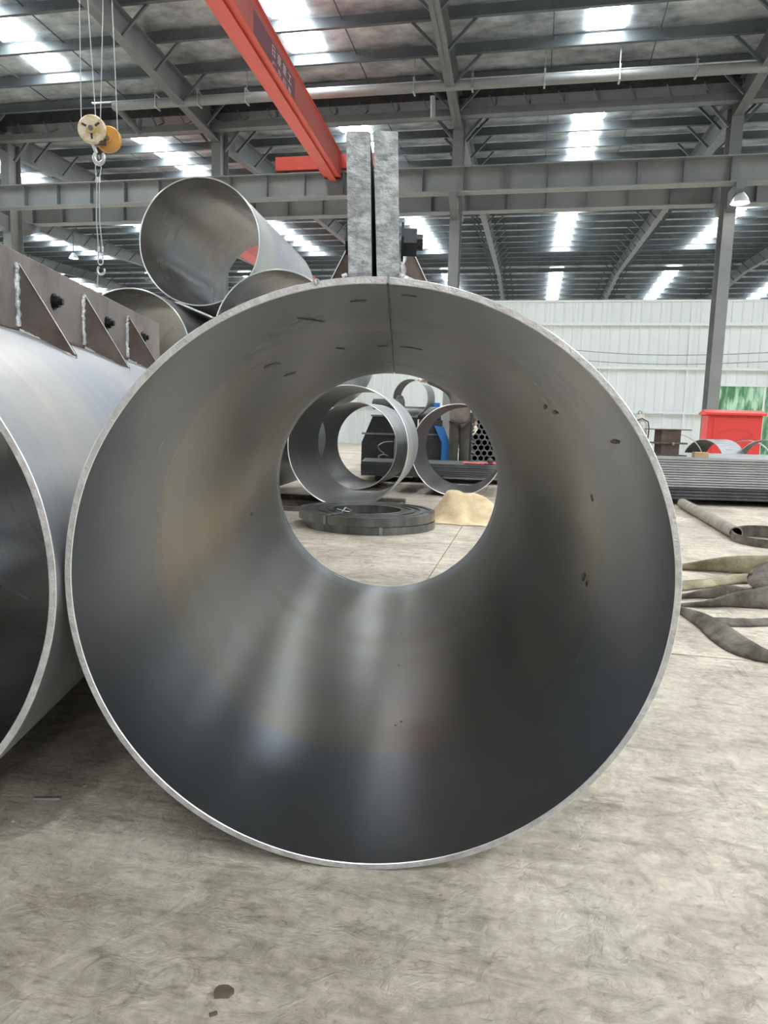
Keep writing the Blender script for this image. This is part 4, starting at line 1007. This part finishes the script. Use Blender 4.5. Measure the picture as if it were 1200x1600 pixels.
c0 = Vector(SP(157, 409)); b = MB(); b.tube([c0+Vector((.035*math.cos(t*PI/8), 0, .035*math.sin(t*PI/8))) for t in range(16)], .008, 6, closed=True); b.build('shackle', 'galv', sl)
c0 = Vector(SP(158, 423)); b = MB(); b.tube([c0+Vector((-.03, 0, .05))]+[c0+Vector((.048*math.cos(t), 0, .048*math.sin(t))) for t in [PI*.8+i*PI*1.35/12 for i in range(13)]], .013, 8); b.build('small_hook', 'galv', sl)
b = MB(); b.tube([SP(153, 428), SP(152.5, 440), SP(152, 452)], .008, 6); b.build('rope_tail', 'rope', sl)

# ---- overhead pipeline
PV = 15.45
pl = thing('service_pipeline', 'long grey service pipe with a thin conduit above it, slung below the roof', 'pipe', HV(0, PV), HR)
p0 = hall(178, 166, v=PV); p1 = hall(600, 145, v=PV); p2 = hall(1200, 104, v=PV)
zl = (p0[2]+p2[2])/2-.03
b = MB(); b.tube([(p0[0], 0, p0[2]), (p2[0], 0, p2[2]), (p2[0]+12, 0, p2[2])], .095, 16); b.build('main_pipe', 'paint_beam', pl)
q0 = hall(145, 162, v=PV); q2 = hall(1200, 94, v=PV)
b = MB(); b.tube([(q0[0], -.02, q0[2]), (q2[0], -.02, q2[2]), (q2[0]+12, -.02, q2[2])], .022, 8); b.build('conduit', 'galv', pl)
b = MB(); e = hall(222, 210, v=16.6); b.tube([(p0[0], 0, p0[2]), (p0[0]+.05, .25, p0[2]-.05), (e[0], 1.0, e[2]), (e[0]+.02, 1.0, e[2]+.28)], .07, 12); b.build('elbow_branch', 'paint_grey', pl)
e = hall(676, 150, v=PV); e2 = hall(676, 184, v=PV); b = MB(); b.tube([(e[0], .02, e[2]), (e2[0], .02, e2[2])], .055, 12); b.build('stub_pipe', 'paint_beam', pl)
for px in (246, 312, 386, 647, 738, 850, 966, 1085):
    c_ = hall(px, 145, v=PV); f_ = (c_[0]-p0[0])/(p2[0]-p0[0]); z = p0[2]+(p2[2]-p0[2])*f_
    b = MB(); b.box(c_[0]-.02, c_[0]+.02, -.115, .115, z-.115, z-.10); b.box(c_[0]-.012, c_[0]+.012, -.12, -.11, z-.1, z+.17); b.box(c_[0]-.012, c_[0]+.012, .11, .12, z-.1, z+.17); b.bar((c_[0], 0, z+.16), (c_[0], 0, zroof(PV)-.04), .012, .012); b.box(c_[0]-.02, c_[0]+.02, -.12, .12, z+.155, z+.17); b.build('pipe_hanger', 'galv', pl)

# ---- high bay lamps
def lamp(label, px, py, v, s=1.0):
    u_, v_, z_ = hall(px, py, v=v); r = thing('high_bay_lamp', label, 'lamp', HV(u_, v, 0), HR)
    b = MB(); b.lathe([(.20*s, z_), (.17*s, z_+.09*s), (.09*s, z_+.2*s), (.06*s, z_+.24*s), (0, z_+.24*s)], 24); b.build('lamp_shade', 'lamp_shade', r)
    b = MB(); b.lathe([(0, z_+.012), (.185*s, z_+.012), (.185*s, z_+.02), (0, z_+.02)], 20); b.build('bulb', 'lamp', r)
    b = MB(); b.bar((0, 0, z_+.24*s), (0, 0, 6.06 if v < 17.4 and z_ < 6 else zroof(v)), .02, .02); b.build('drop_rod', 'dark', r)
lamp('small white high-bay lamp hanging over the next bay at far left', 115, 404, 23.0, .8)
lamp('grey high-bay lamp hanging below the runway beam near the right column', 1156, 318, 16.7, .95)

# ================================================================== SMALL FLOOR DEBRIS
def chip(label, px, py, sx, sy, rz, m_='mid', z=.004):
    q = at(px, py, Z=0); b = MB(); b.box(-sx/2, sx/2, -sy/2, sy/2, 0, z, bev=.0008)
    o = b.build('metal_offcut', m_); o.location = q; o.rotation_euler = (0, 0, rz); tag(o, label, 'offcut')
chip('flat bright offcut strip lying in the shadow between the two foreground pipes', 74, 1248, .062, .012, .08, 'galv')
chip('tiny bright offcut in the shade between the pipes, farther of the two specks', 133, 1228, .010, .008, .5, 'galv')
chip('tiny pale offcut at the left edge nearest the viewer', 21, 1284, .008, .008, .2, 'bright')
b = MB(); vs = []; n = 14
q = at(350, 1552, Z=0)
for i in range(n):
    a = 2*PI*i/n; rr = .016*(1+.5*noise.noise(Vector((math.cos(a)*2, math.sin(a)*2, 5)))); vs.append((rr*math.cos(a), rr*.8*math.sin(a)))
b.prism(vs, 0, .004, 'z'); o = b.build('dried_mud_flake', 'wood_dk'); o.location = q; tag(o, 'dark dried flake on the concrete at the bottom of the photo', 'debris')
chip('small dark flake beside the larger dried flake at the bottom of the photo', 333, 1586, .012, .006, .4, 'wood_dk')
